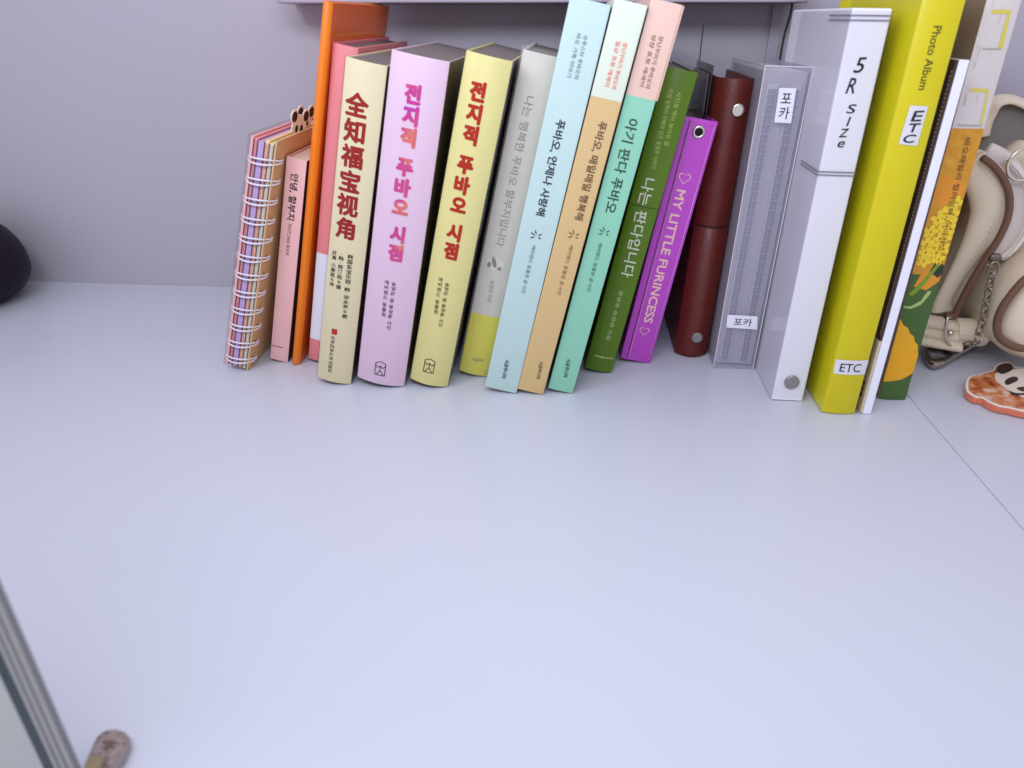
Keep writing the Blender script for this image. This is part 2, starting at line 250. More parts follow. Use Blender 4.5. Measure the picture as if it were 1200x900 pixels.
def specks(name):
    nt = MATS[name].node_tree; p = nt.nodes['Principled BSDF']; src = p.inputs['Base Color'].links[0].from_socket
    tc = nt.nodes.new('ShaderNodeTexCoord'); v = nt.nodes.new('ShaderNodeTexVoronoi'); v.inputs['Scale'].default_value = 17
    nt.links.new(tc.outputs['Object'], v.inputs['Vector']); mr = nt.nodes.new('ShaderNodeMapRange')
    mr.inputs[1].default_value = .011; mr.inputs[2].default_value = .022; mr.inputs[3].default_value = .40; mr.inputs[4].default_value = 0
    nt.links.new(v.outputs['Distance'], mr.inputs[0]); mx = nt.nodes.new('ShaderNodeMix'); mx.data_type = 'RGBA'
    nt.links.new(mr.outputs[0], mx.inputs[0]); nt.links.new(src, mx.inputs[6]); mx.inputs[7].default_value = (.12, .11, .12, 1); nt.links.new(mx.outputs[2], p.inputs['Base Color'])
specks('white_laminate')
mat('white_panel', (182, 177, 184), raw=True, rough=.5, var=.02, scale=7)
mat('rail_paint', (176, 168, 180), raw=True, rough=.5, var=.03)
mat('paper', (205, 196, 190), .8, var=.05, scale=200)
mat('paper_shade', (112, 104, 108), .8, var=.08, scale=200)  # paper darkened: shade of the book tops put into the colour
for n, c in dict(ink_red=(150, 30, 28), ink_red2=(172, 38, 18), ink_black=(38, 32, 34), ink_grey=(134, 130, 132), ink_dark=(76, 84, 92), ink_navy=(22, 28, 40), ink_coral=(232, 96, 78),
                 ink_brown=(92, 66, 42), ink_pine=(34, 66, 58), ink_lime=(196, 214, 104), ink_white=(212, 218, 200), ink_pale=(196, 206, 160), ink_gold=(222, 178, 182), ink_marker=(28, 26, 34), ink_olive=(92, 84, 20)).items():
    mat(n, c, .45, var=.08, scale=300)
ramp_mat('ink_foil', [(.30, (176, 70, 214)), (.42, (214, 62, 150)), (.52, (222, 84, 140)), (.60, (238, 130, 96)), (.70, (214, 60, 190))], 38, rough=.3)
mat('silver', (200, 198, 200), .25, metal=1., var=.05)
mat('dark_metal', (120, 115, 118), .3, metal=1.)
mat('chain_metal', (150, 142, 142), .25, metal=1., var=.1); mat('dull_metal', (132, 130, 138), .42, metal=.5)
mat('hole_black', (12, 10, 12), .8)
mat('label_paper', (238, 236, 240), raw=True, rough=.55, var=.02)
film('clear_film', (60, 60, 64), .05, .08, .12); film('frosted_film', (198, 196, 210), .20, .28, .25); film('jacket_film', (214, 211, 208), .13, .2, .3)

# ------------------------------------------------------------------ helpers
def tag(o, label, cat, group=None, kind=None):
    o['label'] = label; o['category'] = cat
    if group: o['group'] = group
    if kind: o['kind'] = kind
    return o
def obj(name, bm, mats, parent=None, smooth=False, bevel=0., loc=None):
    me = bpy.data.meshes.new(name); bmesh.ops.recalc_face_normals(bm, faces=bm.faces[:]) if bm.faces else None
    bm.to_mesh(me); bm.free()
    for m in (mats if isinstance(mats, (list, tuple)) else [mats]): me.materials.append(MATS[m])
    if smooth:
        for p in me.polygons: p.use_smooth = True
    o = bpy.data.objects.new(name, me); COL.objects.link(o)
    if parent: o.parent = parent
    if loc is not None: o.location = loc
    if bevel:
        b = o.modifiers.new('bevel', 'BEVEL'); b.width = bevel; b.segments = 2; b.limit_method = 'ANGLE'; b.angle_limit = R(40)
    return o
def empty(name, loc, rot=(0, 0, 0)):
    o = bpy.data.objects.new(name, None); o.empty_display_size = .02; COL.objects.link(o); o.location = loc; o.rotation_euler = rot; return o
def box(bm, lo, hi, mi=0):
    v = [bm.verts.new((x, y, z)) for x in (lo[0], hi[0]) for y in (lo[1], hi[1]) for z in (lo[2], hi[2])]
    for f in ((0, 1, 3, 2), (4, 6, 7, 5), (0, 4, 5, 1), (2, 3, 7, 6), (0, 2, 6, 4), (1, 5, 7, 3)):
        bm.faces.new([v[i] for i in f]).material_index = mi
def tube(bm, pts, r, n=8, closed=False, flat=None):
    """round (or flattened, flat = (ratio, normal)) tube along a polyline"""
    pts = [Vector(p) for p in pts]; rings = []; N = len(pts); ref = None
    for i, p in enumerate(pts):
        a = pts[(i - 1) % N] if (closed or i) else p; b = pts[(i + 1) % N] if (closed or i < N - 1) else p
        t = (b - a).normalized()
        if flat: u = (Vector(flat[1]) - t * t.dot(Vector(flat[1]))).normalized()
        elif ref is None: u = t.orthogonal().normalized()
        else: u = (ref - t * ref.dot(t)).normalized()
        ref = u; v = t.cross(u); rr = r[i] if isinstance(r, (list, tuple)) else r; k = flat[0] if flat else 1
        rings.append([bm.verts.new(p + u * math.cos(2 * math.pi * j / n) * rr * k + v * math.sin(2 * math.pi * j / n) * rr) for j in range(n)])
    for i in range(N if closed else N - 1):
        A, B = rings[i], rings[(i + 1) % N]
        for j in range(n): bm.faces.new([A[j], A[(j + 1) % n], B[(j + 1) % n], B[j]])
    if not closed: bm.faces.new(rings[0][::-1]); bm.faces.new(rings[-1])
def smooth_path(pts, n=6, closed=False):
    P = [Vector(p) for p in pts]; N = len(P); out = []
    for i in range(N if closed else N - 1):
        g = (lambda k: P[k % N]) if closed else (lambda k: P[min(max(k, 0), N - 1)])
        a, b, c, d = g(i - 1), g(i), g(i + 1), g(i + 2)
        for k in range(n):
            t = k / n
            out.append(.5 * ((2 * b) + (c - a) * t + (2 * a - 5 * b + 4 * c - d) * t * t + (3 * b - a - 3 * c + d) * t ** 3))
    if not closed: out.append(P[-1])
    return out
def disc(bm, c, r, n=24, y=0., ry=None):
    return bm.faces.new([bm.verts.new((c[0] + r * math.cos(2 * math.pi * i / n), y, c[1] + (ry or r) * math.sin(2 * math.pi * i / n))) for i in range(n)])
def lathe(bm, prof, n=32, axis='y', c=(0, 0, 0)):
    rings = []
    for r, h in prof:
        ring = []
        for i in range(n):
            a = 2 * math.pi * i / n
            p = (r * math.cos(a), h, r * math.sin(a)) if axis == 'y' else (r * math.cos(a), r * math.sin(a), h)
            ring.append(bm.verts.new((p[0] + c[0], p[1] + c[1], p[2] + c[2])))
        rings.append(ring)
    for A, B in zip(rings, rings[1:]):
        for j in range(n): bm.faces.new([A[j], A[(j + 1) % n], B[(j + 1) % n], B[j]])
    bm.faces.new(rings[0]); bm.faces.new(rings[-1])
def prism(bm, pts, z0, z1, inset=0.):
    a = [bm.verts.new((x, y, z0)) for x, y in pts]; b = [bm.verts.new((x, y, z1)) for x, y in pts]
    bm.faces.new(a[::-1]); bm.faces.new(b)
    for i in range(len(a)): j = (i + 1) % len(a); bm.faces.new([a[i], a[j], b[j], b[i]])

# ---- lettering: the typeface built into Blender, laid on a spine as a thin sheet of ink
def glyph(body, bold):
    c = bpy.data.curves.new('t', 'FONT'); c.body = body; c.offset = bold; c.resolution_u = 3
    o = bpy.data.objects.new('t', c); COL.objects.link(o); bpy.context.view_layer.update()
    me = bpy.data.meshes.new_from_object(o.evaluated_get(bpy.context.evaluated_depsgraph_get()))
    V = [(v.co.x, v.co.y) for v in me.vertices]; Fc = [tuple(p.vertices) for p in me.polygons]
    bpy.data.objects.remove(o); bpy.data.curves.remove(c); bpy.data.meshes.remove(me); return V, Fc
def bbox(V):
    xs = [v[0] for v in V]; ys = [v[1] for v in V]; return min(xs), max(xs), min(ys), max(ys)
def lay(items):
    """items: (mode, text, x0, z0, x1, z1, size, bold) in spine millimetres -> list of (verts, faces) in the spine plane"""
    out = []
    for it in items:
        L = lay_one(*it[:7], it[7] if it[7] <= .012 else 0.)
        out += [(W, Fc, 0) for W, Fc in L]
        if it[7] > .012:    # fat strokes: the same sheet printed again round a small circle
            r = it[7] * 1.25 * it[6]
            for k in range(10):
                a = 2 * math.pi * k / 10; out += [([(x + r * math.cos(a), z + r * math.sin(a)) for x, z in W], Fc, k + 1) for W, Fc in L]
    return out
def lay_one(*it):
    out = []
    for mode, body, x0, z0, x1, z1, size, bold in [it]:
        if mode == 'R':
            V, Fc = glyph(body, bold); a, b, c, d = bbox(V); c, d = -.10, .86
            if body.isascii(): c, d = 0., .70
            W = []
            for x, y in V:
                t = (x - a) / (b - a); s = ((y - c) / (d - c) - .5) * size
                W.append((x0 + (x1 - x0) * t + s, z0 + (z1 - z0) * t))
            out.append((W, Fc))
        elif mode == 'H':
            V, Fc = glyph(body, bold); a, b, c, d = bbox(V)
            out.append(([(x0 + (x1 - x0) * (x - a) / (b - a), z0 + (z1 - z0) * (x - a) / (b - a) + ((y - c) / (d - c) - .5) * size) for x, y in V], Fc))
        else:
            cells = [.45 if ch in ' ·' else (.62 if ch in '〔〕' else 1.) for ch in body]; tot = sum(cells); pos = 0.
            for ch, cw in zip(body, cells):
                t = (pos + cw / 2) / tot; pos += cw
                if ch == ' ': continue
                V, Fc = glyph(ch, bold); a, b, c, d = bbox(V)
                cell = abs(z1 - z0) / tot
                if ch.isascii() or len(body) == 1: kx = size / (b - a); ky = abs(z1 - z0) / (d - c) if len(body) == 1 else kx
                elif ch == '·': kx = ky = cell * .9
                elif ch in '〔〕': kx = ky = cell * .62 * .8
                elif ch == '◎': kx = ky = cell * .7
                else: kx = size / .92; ky = cell * .93
                mx, my = (a + b) / 2, (c + d) / 2
                if ch in '〔〕':   # brackets turn with the column
                    s = 1 if ch == '〔' else -1
                    W = [(x0 + (x1 - x0) * t + (y - my) * kx * .7, z0 + (z1 - z0) * t - (x - mx) * ky) for x, y in V]
                elif len(body) == 1: W = [(x0 + (x1 - x0) * t + (x - mx) * kx + (y - my) * ky * .16, z0 + (z1 - z0) * t + (y - my) * ky + (x - mx) * kx * random.uniform(.05, .051)) for x, y in V]   # by hand
                else: W = [(x0 + (x1 - x0) * t + (x - mx) * kx, z0 + (z1 - z0) * t + (y - my) * ky) for x, y in V]
                out.append((W, Fc))
    return out
EPS = .00018
class Spine:
    """a book standing on the shelf: local x runs along the width (0 at the right edge), y into its depth, z up the spine"""
    def __init__(s, key, name, label, cat, D, bulge=0., group='books and albums standing in a row'):
        b = K['B'][key]; s.k = key; s.w, s.H, s.D, s.b = b['w'], b['H'], D, bulge
        s.root = empty(name, (b['x'], b['y'], .0003), (0, b['th'], b['ph'])); tag(s.root, label, cat, group)
    def y(s, x, e=EPS):
        q = 2 * (x + s.w / 2) / s.w; q = max(-1, min(1, q)); return -s.b * (1 - q * q) - e
    def sheet(s, name, polys, m, e=EPS, bulgecut=True):
        bm = bmesh.new()
        for W, Fc, *lv in polys:
            v = [bm.verts.new((x, -8e-6 * (lv[0] if lv else 0), z)) for x, z in W]
            for f in Fc:
                try: bm.faces.new([v[i] for i in f])
                except ValueError: pass
        if s.b > .0008 and bulgecut:
            n = 14
            for i in range(1, n):
                bmesh.ops.bisect_plane(bm, geom=bm.verts[:] + bm.edges[:] + bm.faces[:], plane_co=(-s.w * i / n, 0, 0), plane_no=(1, 0, 0))
        for v in bm.verts: v.co.y += s.y(v.co.x, e)
        o = obj(name, bm, m, s.root)
        for p in o.data.polygons:   # ink faces outwards
            if p.normal.y > 0: p.flip()
        return o
    def letters(s, e=EPS):
        done = {}
        for part, mode, body, x0, z0, x1, z1, size, bold, m in K['T'].get(s.k, []):
            done.setdefault((part, m), []).append((mode, body, x0, z0, x1, z1, size, bold))
        for (part, m), it in done.items(): s.sheet(part, lay(it), m, e)
    def poly(s, name, pts, m, e=EPS): return s.sheet(name, [(pts, [tuple(range(len(pts)))])], m, e)
    def cover(s, mats, cuts=(), t=.0012, sidemat=None, leftmat=None, bevel=.0005, round_=0., name='cover', D=None, topmats=None):
        """C-shaped cover; cuts = heights where the next material starts; sidemat/leftmat = board materials"""
        D = D or s.D; w = s.w; N = 16 if s.b else 2
        out = [(-w, D), (-w, .004)]; side = ['l', 'l']
        front = [(-w + w * i / N, s.y(-w + w * i / N, 0)) for i in range(N + 1)]
        out = [(-w, D)] + front + [(0, D)]
        inner = [(-t, D)] + [(max(-w + t, min(-t, x)), y + t) for x, y in reversed(front)] + [(-w + t, D)]
        prof = out + inner; n = len(prof); lv = [0] + list(cuts) + [s.H]
        ml = list(mats); li = ri = None
        if sidemat: ml.append(sidemat); ri = len(ml) - 1
        if leftmat: ml.append(leftmat); li = len(ml) - 1
        bm = bmesh.new(); rows = [[bm.verts.new((x, y, z)) for x, y in prof] for z in lv]
        for k in range(len(lv) - 1):
            for j in range(n):
                f = bm.faces.new([rows[k][j], rows[k][(j + 1) % n], rows[k + 1][(j + 1) % n], rows[k + 1][j]])
                f.material_index = min(k, len(mats) - 1)
                if j == 0 and li is not None: f.material_index = li
                if j == N + 1 and ri is not None: f.material_index = ri
                if 1 <= j <= N and s.b: f.smooth = True
        for z, row, mi in ((0, rows[0], 0), (s.H, rows[-1], min(len(lv) - 2, len(mats) - 1))):
            L = len(out)
            for j in range(L - 1):
                a, b_, c, d = row[j], row[j + 1], row[n - 2 - j], row[n - 1 - j]
                bm.faces.new([a, b_, c, d]).material_index = mi
        return obj(name, bm, ml, s.root, bevel=bevel)
    def pages(s, m='paper', t=.0014, drop=.003, back=.003, name='page_block'):
        bm = bmesh.new(); box(bm, (-s.w + t, t + .0004, drop), (-t, s.D - back, s.H - drop))
        return obj(name, bm, m, s.root)
    def sleeve(s, m='clear_film', over=.002, off=.0007, D=None, z0=.0, name='clear_sleeve'):
        D = D or s.D * .8; N = 12 if s.b else 3; bm = bmesh.new()
        P = [(-s.w - off, D)] + [(-s.w - off + (s.w + 2 * off) * i / N, s.y(-s.w + s.w * i / N, off)) for i in range(N + 1)] + [(off, D)]
        a = [bm.verts.new((x, y, z0)) for x, y in P]; b = [bm.verts.new((x, y, s.H + over)) for x, y in P]
        for i in range(len(P) - 1): bm.faces.new([a[i], a[i + 1], b[i + 1], b[i]])
        return obj(name, bm, m, s.root)

# ================================================================== the setting
sx = K['seam'][0][0]; WALL = K['wall']
bm = bmesh.new(); box(bm, (-1.3, .02, -.018), (sx - .0004, WALL, 0)); tag(obj('shelf_floor', bm, 'white_laminate', bevel=.0006), 'wide white laminate shelf board under all the books', 'shelf', kind='structure')
bm = bmesh.new(); box(bm, (sx + .0004, .02, -.018), (1.0, WALL, -.0003)); tag(obj('shelf_floor', bm, 'white_laminate', bevel=.0006), 'white shelf board right of the seam under the bag', 'shelf', kind='structure')
def panel(xa, xb):
    arc = [(WALL, -.018)]
    P = arc + [(WALL, .42), (WALL + .01, .42), (WALL + .01, -.018)]
    bm = bmesh.new(); a = [bm.verts.new((xa, y, z)) for y, z in P]; b = [bm.verts.new((xb, y, z)) for y, z in P]; bm.faces.new(a); bm.faces.new(b[::-1])
    for i in range(len(P)):
        j = (i + 1) % len(P); f = bm.faces.new([a[i], a[j], b[j], b[i]]); f.smooth = i < len(arc) - 1
    return bm
bm = panel(-1.3, K['wseam'][0] - .0005); tag(obj('back_wall', bm, 'white_panel'), 'pale lavender back panel behind the books', 'wall', kind='structure')
bm = panel(K['wseam'][0] + .0005, 1.0); tag(obj('back_wall', bm, 'white_panel'), 'pale back panel behind the binders and bag', 'wall', kind='structure')
# the shelf overhead: rounded ends, and the batten that carries it
bm = bmesh.new(); x0, x1 = -.222, K['shelf'][1][0]; z0 = .2339
pts = [(x0, WALL - .0005)] + [(x0 + .02 - .02 * math.cos(a), .558 + .02 - .02 * math.sin(a)) for a in [R(d) for d in (0, 22, 45, 68, 90)]]
pts += [(x1 - .02 + .02 * math.sin(a), .558 + .02 - .02 * math.cos(a)) for a in [R(d) for d in (0, 22, 45, 68, 90)]] + [(x1, WALL - .0005)]
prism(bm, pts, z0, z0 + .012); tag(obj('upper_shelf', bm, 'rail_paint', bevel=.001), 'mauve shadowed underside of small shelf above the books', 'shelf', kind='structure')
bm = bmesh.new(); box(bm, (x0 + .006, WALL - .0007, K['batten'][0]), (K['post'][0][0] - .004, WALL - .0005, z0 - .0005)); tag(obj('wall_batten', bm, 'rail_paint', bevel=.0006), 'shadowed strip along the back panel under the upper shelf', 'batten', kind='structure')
bm = bmesh.new(); a, b = K['post']; box(bm, (a[0] - .002, WALL - .003, .0), (b[0], WALL - .0005, .30)); po = obj('upright_strip', bm, 'rail_paint', bevel=.0006)
tag(po, 'narrow upright strip on the back panel behind the clear album', 'upright')
bm = bmesh.new(); tube(bm, smooth_path([(b[0] + .0045, WALL - .006, .30), (b[0] + .0042, WALL - .007, .235), (b[0] + .003, WALL - .008, .222), (b[0] + .0016, WALL - .007, .205), (b[0] + .0024, WALL - .006, .15), (b[0] + .002, WALL - .003, .0)]), .0009)
mat('cord_dark', (60, 54, 62), .5); tag(obj('hanging_cable', bm, 'cord_dark', smooth=True), 'thin dark cord hanging down the back panel beside upright strip', 'cable')

# ================================================================== glass door and small things at the left
mat('aluminium', (158, 160, 166), .3, metal=.35, var=.04, scale=30); mat('aluminium_lip', (118, 118, 130), .35, metal=.3); mat('glass_edge', (18, 42, 48), .15, spec=.6)
mat('pale_glass', (172, 176, 182), .12, spec=.6, coat=.3)
d = K['door']; root = empty('glass_door', (d['d'], .13, .0005)); tag(root, 'edge of a glass door with pale metal strip standing at the front corner', 'glass door')
ox = d['d']
def strip(name, xa, xb, ya, yb, m):
    bm = bmesh.new(); box(bm, (xa - ox, ya, 0), (xb - ox, yb, .42)); return obj(name, bm, m, root, bevel=.0003)
strip('edge_lip', d['b'], d['a'], .0003, .0016, 'aluminium_lip'); f = strip('frame_strip', d['c'], d['b'], 0, .0020, 'aluminium')
for i in range(2):
    xx = d['c'] + (d['b'] - d['c']) * (.30 + .38 * i); bm = bmesh.new(); box(bm, (xx - ox - .00022, -.0003, 0), (xx - ox + .00022, .0002, .42)); obj('groove', bm, 'aluminium_lip', f)
strip('glass_edge', d['d'], d['c'], .0010, .0024, 'glass_edge'); strip('glass_pane', d['d'] - .09, d['d'], .0015, .0026, 'pale_glass')
# mottled tag lying in front of the door
ramp_mat('mottled_tag', [(.36, (92, 74, 66)), (.46, (138, 120, 106)), (.55, (150, 136, 134)), (.64, (108, 92, 82))], 240, rough=.35)
mat('tag_brown', (92, 72, 64), .4, var=.3, scale=500); mat('tag_olive', (128, 116, 92), .4, var=.3, scale=400); mat('tag_edge', (128, 118, 124), .2, coat=.4)
root = empty('key_tag', K['tag'][5] + [.0003]); tag(root, 'small rounded mottled brown tag lying at the front beside the glass door', 'key tag')
rx, ry = K['tag'][5]
sub = lambda L: [(x - rx, y - ry) for x, y in L]
bm = bmesh.new(); prism(bm, sub(K['tag']), 0, .004); obj('tag_body', bm, 'tag_edge', root, bevel=.0012)
c = [sum(p[i] for p in K['tag']) / len(K['tag']) for i in (0, 1)]
bm = bmesh.new(); prism(bm, sub([(c[0] + (x - c[0]) * .84, c[1] + (y - c[1]) * .9) for x, y in K['tag']]), .0036, .0043); pf = obj('printed_face', bm, 'mottled_tag', root)
for n, mm in (('brown', 'tag_brown'), ('olive', 'tag_olive')):
    bm = bmesh.new(); prism(bm, sub(K['tagm'][n]), .0042, .0045); obj('printed_patch', bm, mm, pf)
# dark round pouch at the left edge
mat('pouch_black', (22, 13, 28), .5, var=.35, scale=90, bump=.15, spec=.25); mat('pouch_highlight', (120, 112, 128), .5)
bl = K['ball']; rr = bl['r'] * .90; root = empty('round_pouch', (bl['c'][0] - .004, .552, .0005)); tag(root, 'black rounded pouch cut off at the left edge against the back panel', 'pouch')
hz = bl['top'] - .004; mid = bl['c'][2]
prof = [(.004, 0)] + [(rr * (1 - (1 - math.sin(a)) * .62), mid - mid * math.cos(a)) for a in [R(d) for d in (3, 15, 30, 45, 60, 75, 90)]]
prof += [(rr * math.cos(a) ** .8, mid + (hz - mid) * math.sin(a)) for a in [R(d) for d in (12, 25, 38, 50, 62, 74, 84)]] + [(.002, hz)]
bm = bmesh.new(); lathe(bm, prof, 40, 'z'); obj('pouch_body', bm, 'pouch_black', root, smooth=True)
za = mid + (hz - mid) * math.sin(R(52)); ra = rr * math.cos(R(52)) ** .8 + .0002
bm = bmesh.new(); tube(bm, [(ra * math.cos(i * math.pi / 24), ra * math.sin(i * math.pi / 24), za) for i in range(48)], .0012, 6, closed=True); obj('piping', bm, 'pouch_highlight', root, smooth=True)  # pale ring is a highlight put into colour, not a sewn edge

# ================================================================== the row, from the left
# --- spiral notebook
mat('kraft', (196, 164, 130), .75, var=.08, bump=.1); mat('sec_pink', (206, 132, 148), .7); mat('sec_rose', (214, 158, 166), .7); mat('sec_purple', (168, 146, 200), .7); mat('sec_peach', (222, 188, 158), .7); mat('sec_green', (196, 200, 160), .7)
mat('line_dark', (92, 70, 92), .8); mat('wire_white', (226, 222, 230), raw=True, rough=.3, spec=.5)
s = Spine('spiral', 'spiral_notebook', 'small spiral notebook with pastel page sections and white wire rings', 'notebook', .105)
w, H = s.w, s.H; xs = [-w, -w * .86, -w * .70, -w * .45, -w * .26, -w * .09]
for i, m in enumerate(('sec_rose', 'sec_pink', 'sec_purple', 'sec_peach', 'sec_green')):
    bm = bmesh.new(); box(bm, (xs[i] + .0002, .0004 * (i % 2), .001), (xs[i + 1] - .0002, s.D, H - .001 - .0008 * (i % 3))); o = obj('page_section', bm, m, s.root, bevel=.0003)
    bm = bmesh.new(); box(bm, (xs[i + 1] - .00035, -.0001, .001), (xs[i + 1] + .00035, s.D - .002, H - .0025)); obj('gap_shade', bm, 'line_dark', o)  # dark strip painted for the shade in the gap between sections
    if i in (1, 3, 4):   # thin page edges printed on the section
        bm = bmesh.new()
        for q in (.35, .68):
            xx = xs[i] + (xs[i + 1] - xs[i]) * q; box(bm, (xx - .00012, -.0002, .002), (xx + .00012, .0006, H - .003))
        obj('page_edges', bm, 'sec_purple' if i == 4 else 'sec_rose', o)
bm = bmesh.new(); box(bm, (xs[5] + .0003, 0, 0), (0, s.D + .002, H)); obj('back_cover', bm, 'kraft', s.root, bevel=.0003)
bm = bmesh.new(); box(bm, (-w - .0011, -.001, 0), (-w - .0002, s.D + .002, H)); obj('front_cover', bm, 'clear_film', s.root)
za, zb = K['Z']['sp1'], K['Z']['sp0']
for i in range(12):
    z = za + (zb - za) * i / 11; bm = bmesh.new()
    for dz in (-.0017, .0017):
        P = []
        for j in range(19):
            a = R(-20 + 220 * j / 18); P.append((-w / 2 + math.cos(a) * (w / 2 + .0022), .0075 - math.sin(a) * (.0100 if math.sin(a) > 0 else .004), z + dz * (.35 + .65 * abs(math.sin(a))) + .0014 * math.cos(a)))
        tube(bm, P, .00062, 6)
    obj('wire_ring', bm, 'wire_white', s.root, smooth=True)
bm = bmesh.new()
for i in range(12):
    z = za + (zb - za) * i / 11
    for dz in (-.0010, .0014): box(bm, (.00002, .0062, z + dz - .0005), (.00022, .0078, z + dz + .0006))
obj('punched_holes', bm, 'hole_black', s.root)
# --- two panda index tabs in the notebook
mat('tab_white', (228, 220, 220), .55); mat('tab_black', (46, 34, 40), .6)
for n, (ty, tz) in enumerate(K['TAB']):
    b = K['B']['spiral']; M = Matrix.Translation((b['x'], b['y'], .0003)) @ Matrix.Rotation(b['ph'], 4, 'Z') @ Matrix.Rotation(b['th'], 4, 'Y')
    xl = -.0038 - .003 * n; t = empty('index_tab', (0, 0, 0)); t.matrix_world = M @ Matrix.Translation((xl, ty, H - .012)) @ Matrix.Rotation(R(-16), 4, 'Z')
    tag(t, ('panda face index tab nearer the notebook spine, both ears in view', 'panda face index tab deeper in the notebook, half behind the orange book')[n], 'index tab', 'panda index tabs in the notebook')
    ct = .0125; rw, rh = .0078, .0085; z0 = tz - (H - .012)
    bm = bmesh.new(); P = []
    for j in range(40):
        a = 2 * math.pi * j / 40; P.append((rw * math.cos(a), z0 + rh * math.sin(a)))
    P2 = [p for p in P if p[1] > z0 - rh * .6]
    k = min(range(len(P)), key=lambda q: P[q][1]); P = P[k:] + P[:k]; P = [p for p in P if p[1] > z0 - rh * .7]
    P = [(-rw * .8, 0)] + list(reversed([(x, z) for x, z in P])) + [(rw * .8, 0)]
    va = [bm.verts.new((0, y, z)) for y, z in P]; vb = [bm.verts.new((.0006, y, z)) for y, z in P]
    bm.faces.new(va); bm.faces.new(vb[::-1])
    for j in range(len(P)): q = (j + 1) % len(P); bm.faces.new([va[j], va[q], vb[q], vb[j]])
    obj('tab_card', bm, 'tab_white', t)
    def dot(name, cy, cz, ra, rb, m, e, th=.0006, parent=t):
        bm = bmesh.new(); A = [(cy + ra * math.cos(2 * math.pi * j / 18), cz + rb * math.sin(2 * math.pi * j / 18)) for j in range(18)]
        va = [bm.verts.new((e, y, z)) for y, z in A]; vb = [bm.verts.new((e + th, y, z)) for y, z in A]; bm.faces.new(va); bm.faces.new(vb[::-1])
        for j in range(18): q = (j + 1) % 18; bm.faces.new([va[j], va[q], vb[q], vb[j]])
        return obj(name, bm, m, parent)
    for sg in (-1, 1):
        e = dot('ear', sg * rw * .80, z0 + rh * .86, .0037, .0045, 'tab_white', -.00005); dot('ear_patch', sg * rw * .80, z0 + rh * .84, .0026, .0034, 'tab_black', .0005, .0003, e)
        dot('eye_patch', sg * rw * .34, z0 - rh * .10, .0015, .0026, 'tab_black', .0005, .00025)
    dot('nose', 0, z0 - rh * .55, .0012, .0009, 'tab_black', .0005, .00025)
    for sg in (-1, 1): dot('paw_patch', sg * rw * .85, z0 - rh * 1.15, .0032, .0030, 'tab_black', .0005, .00025)
# --- pink postcard book
mat('postcard_pink', (216, 172, 182), .6, bump=.05); mat('postcard_dark', (60, 44, 44), .7)
s = Spine('postcard', 'postcard_book', 'short pale pink postcard book with black handwritten title, beside orange book', 'book', .10, .0004)
s.cover(['postcard_pink'], t=.0009, sidemat='postcard_dark'); s.pages(drop=.0008); s.letters()
a, b = K['PT']['post_mark']; bm = bmesh.new(); n = 7
Wd = [((a[0] + (b[0] - a[0]) * (i + q) / n, a[1] + (b[1] - a[1]) * (i + q) / n)) for i in range(n) for q in (.1, .8)]
s.sheet('publisher_mark', [([(Wd[2 * i][0], Wd[2 * i][1] - .0004), (Wd[2 * i + 1][0], Wd[2 * i + 1][1] - .0004), (Wd[2 * i + 1][0], Wd[2 * i + 1][1] + .0004), (Wd[2 * i][0], Wd[2 * i][1] + .0004)], [(0, 1, 2, 3)]) for i in range(n)], 'ink_brown')
# --- orange tall thin book
mat('orange_cover', (230, 116, 6), .42, var=.06, coat=.15); mat('orange_board_shade', (210, 92, 10), .4, coat=.2, var=.08); mat('orange_emboss', (204, 128, 70), .5)  # board orange is the cover orange darkened as side shade
s = Spine('orange', 'thin_book', 'tall thin bright orange book with plain spine', 'book', .135, .0022)
s.cover(['orange_cover'], t=.0009, sidemat='orange_board_shade'); s.pages(drop=.001, t=.0011)
bm = bmesh.new()
for i in range(22):
    yy = .012 + i * .0052; hh = random.uniform(.0012, .0024); zz = s.H - .0175 - hh / 2; box(bm, (.00002, yy, zz), (.00016, yy + random.uniform(.0018, .0034), zz + hh))
obj('cover_embossing', bm, 'orange_emboss', s.root)
# --- pink and white book, mostly hidden
mat('rose_cover', (206, 122, 134), .5, var=.05, coat=.1); mat('white_cover', (226, 226, 234), raw=True, rough=.5, var=.02)
s = Spine('pinkwhite', 'hardcover_book', 'rose pink book with a white band low on its spine, half hidden', 'book', .135, .0018)
s.cover(['rose_cover', 'white_cover', 'rose_cover'], cuts=(K['Z']['pw2'], K['Z']['pw1']), t=.0016, bevel=.0008); s.pages('paper_shade', t=.002, drop=.002)
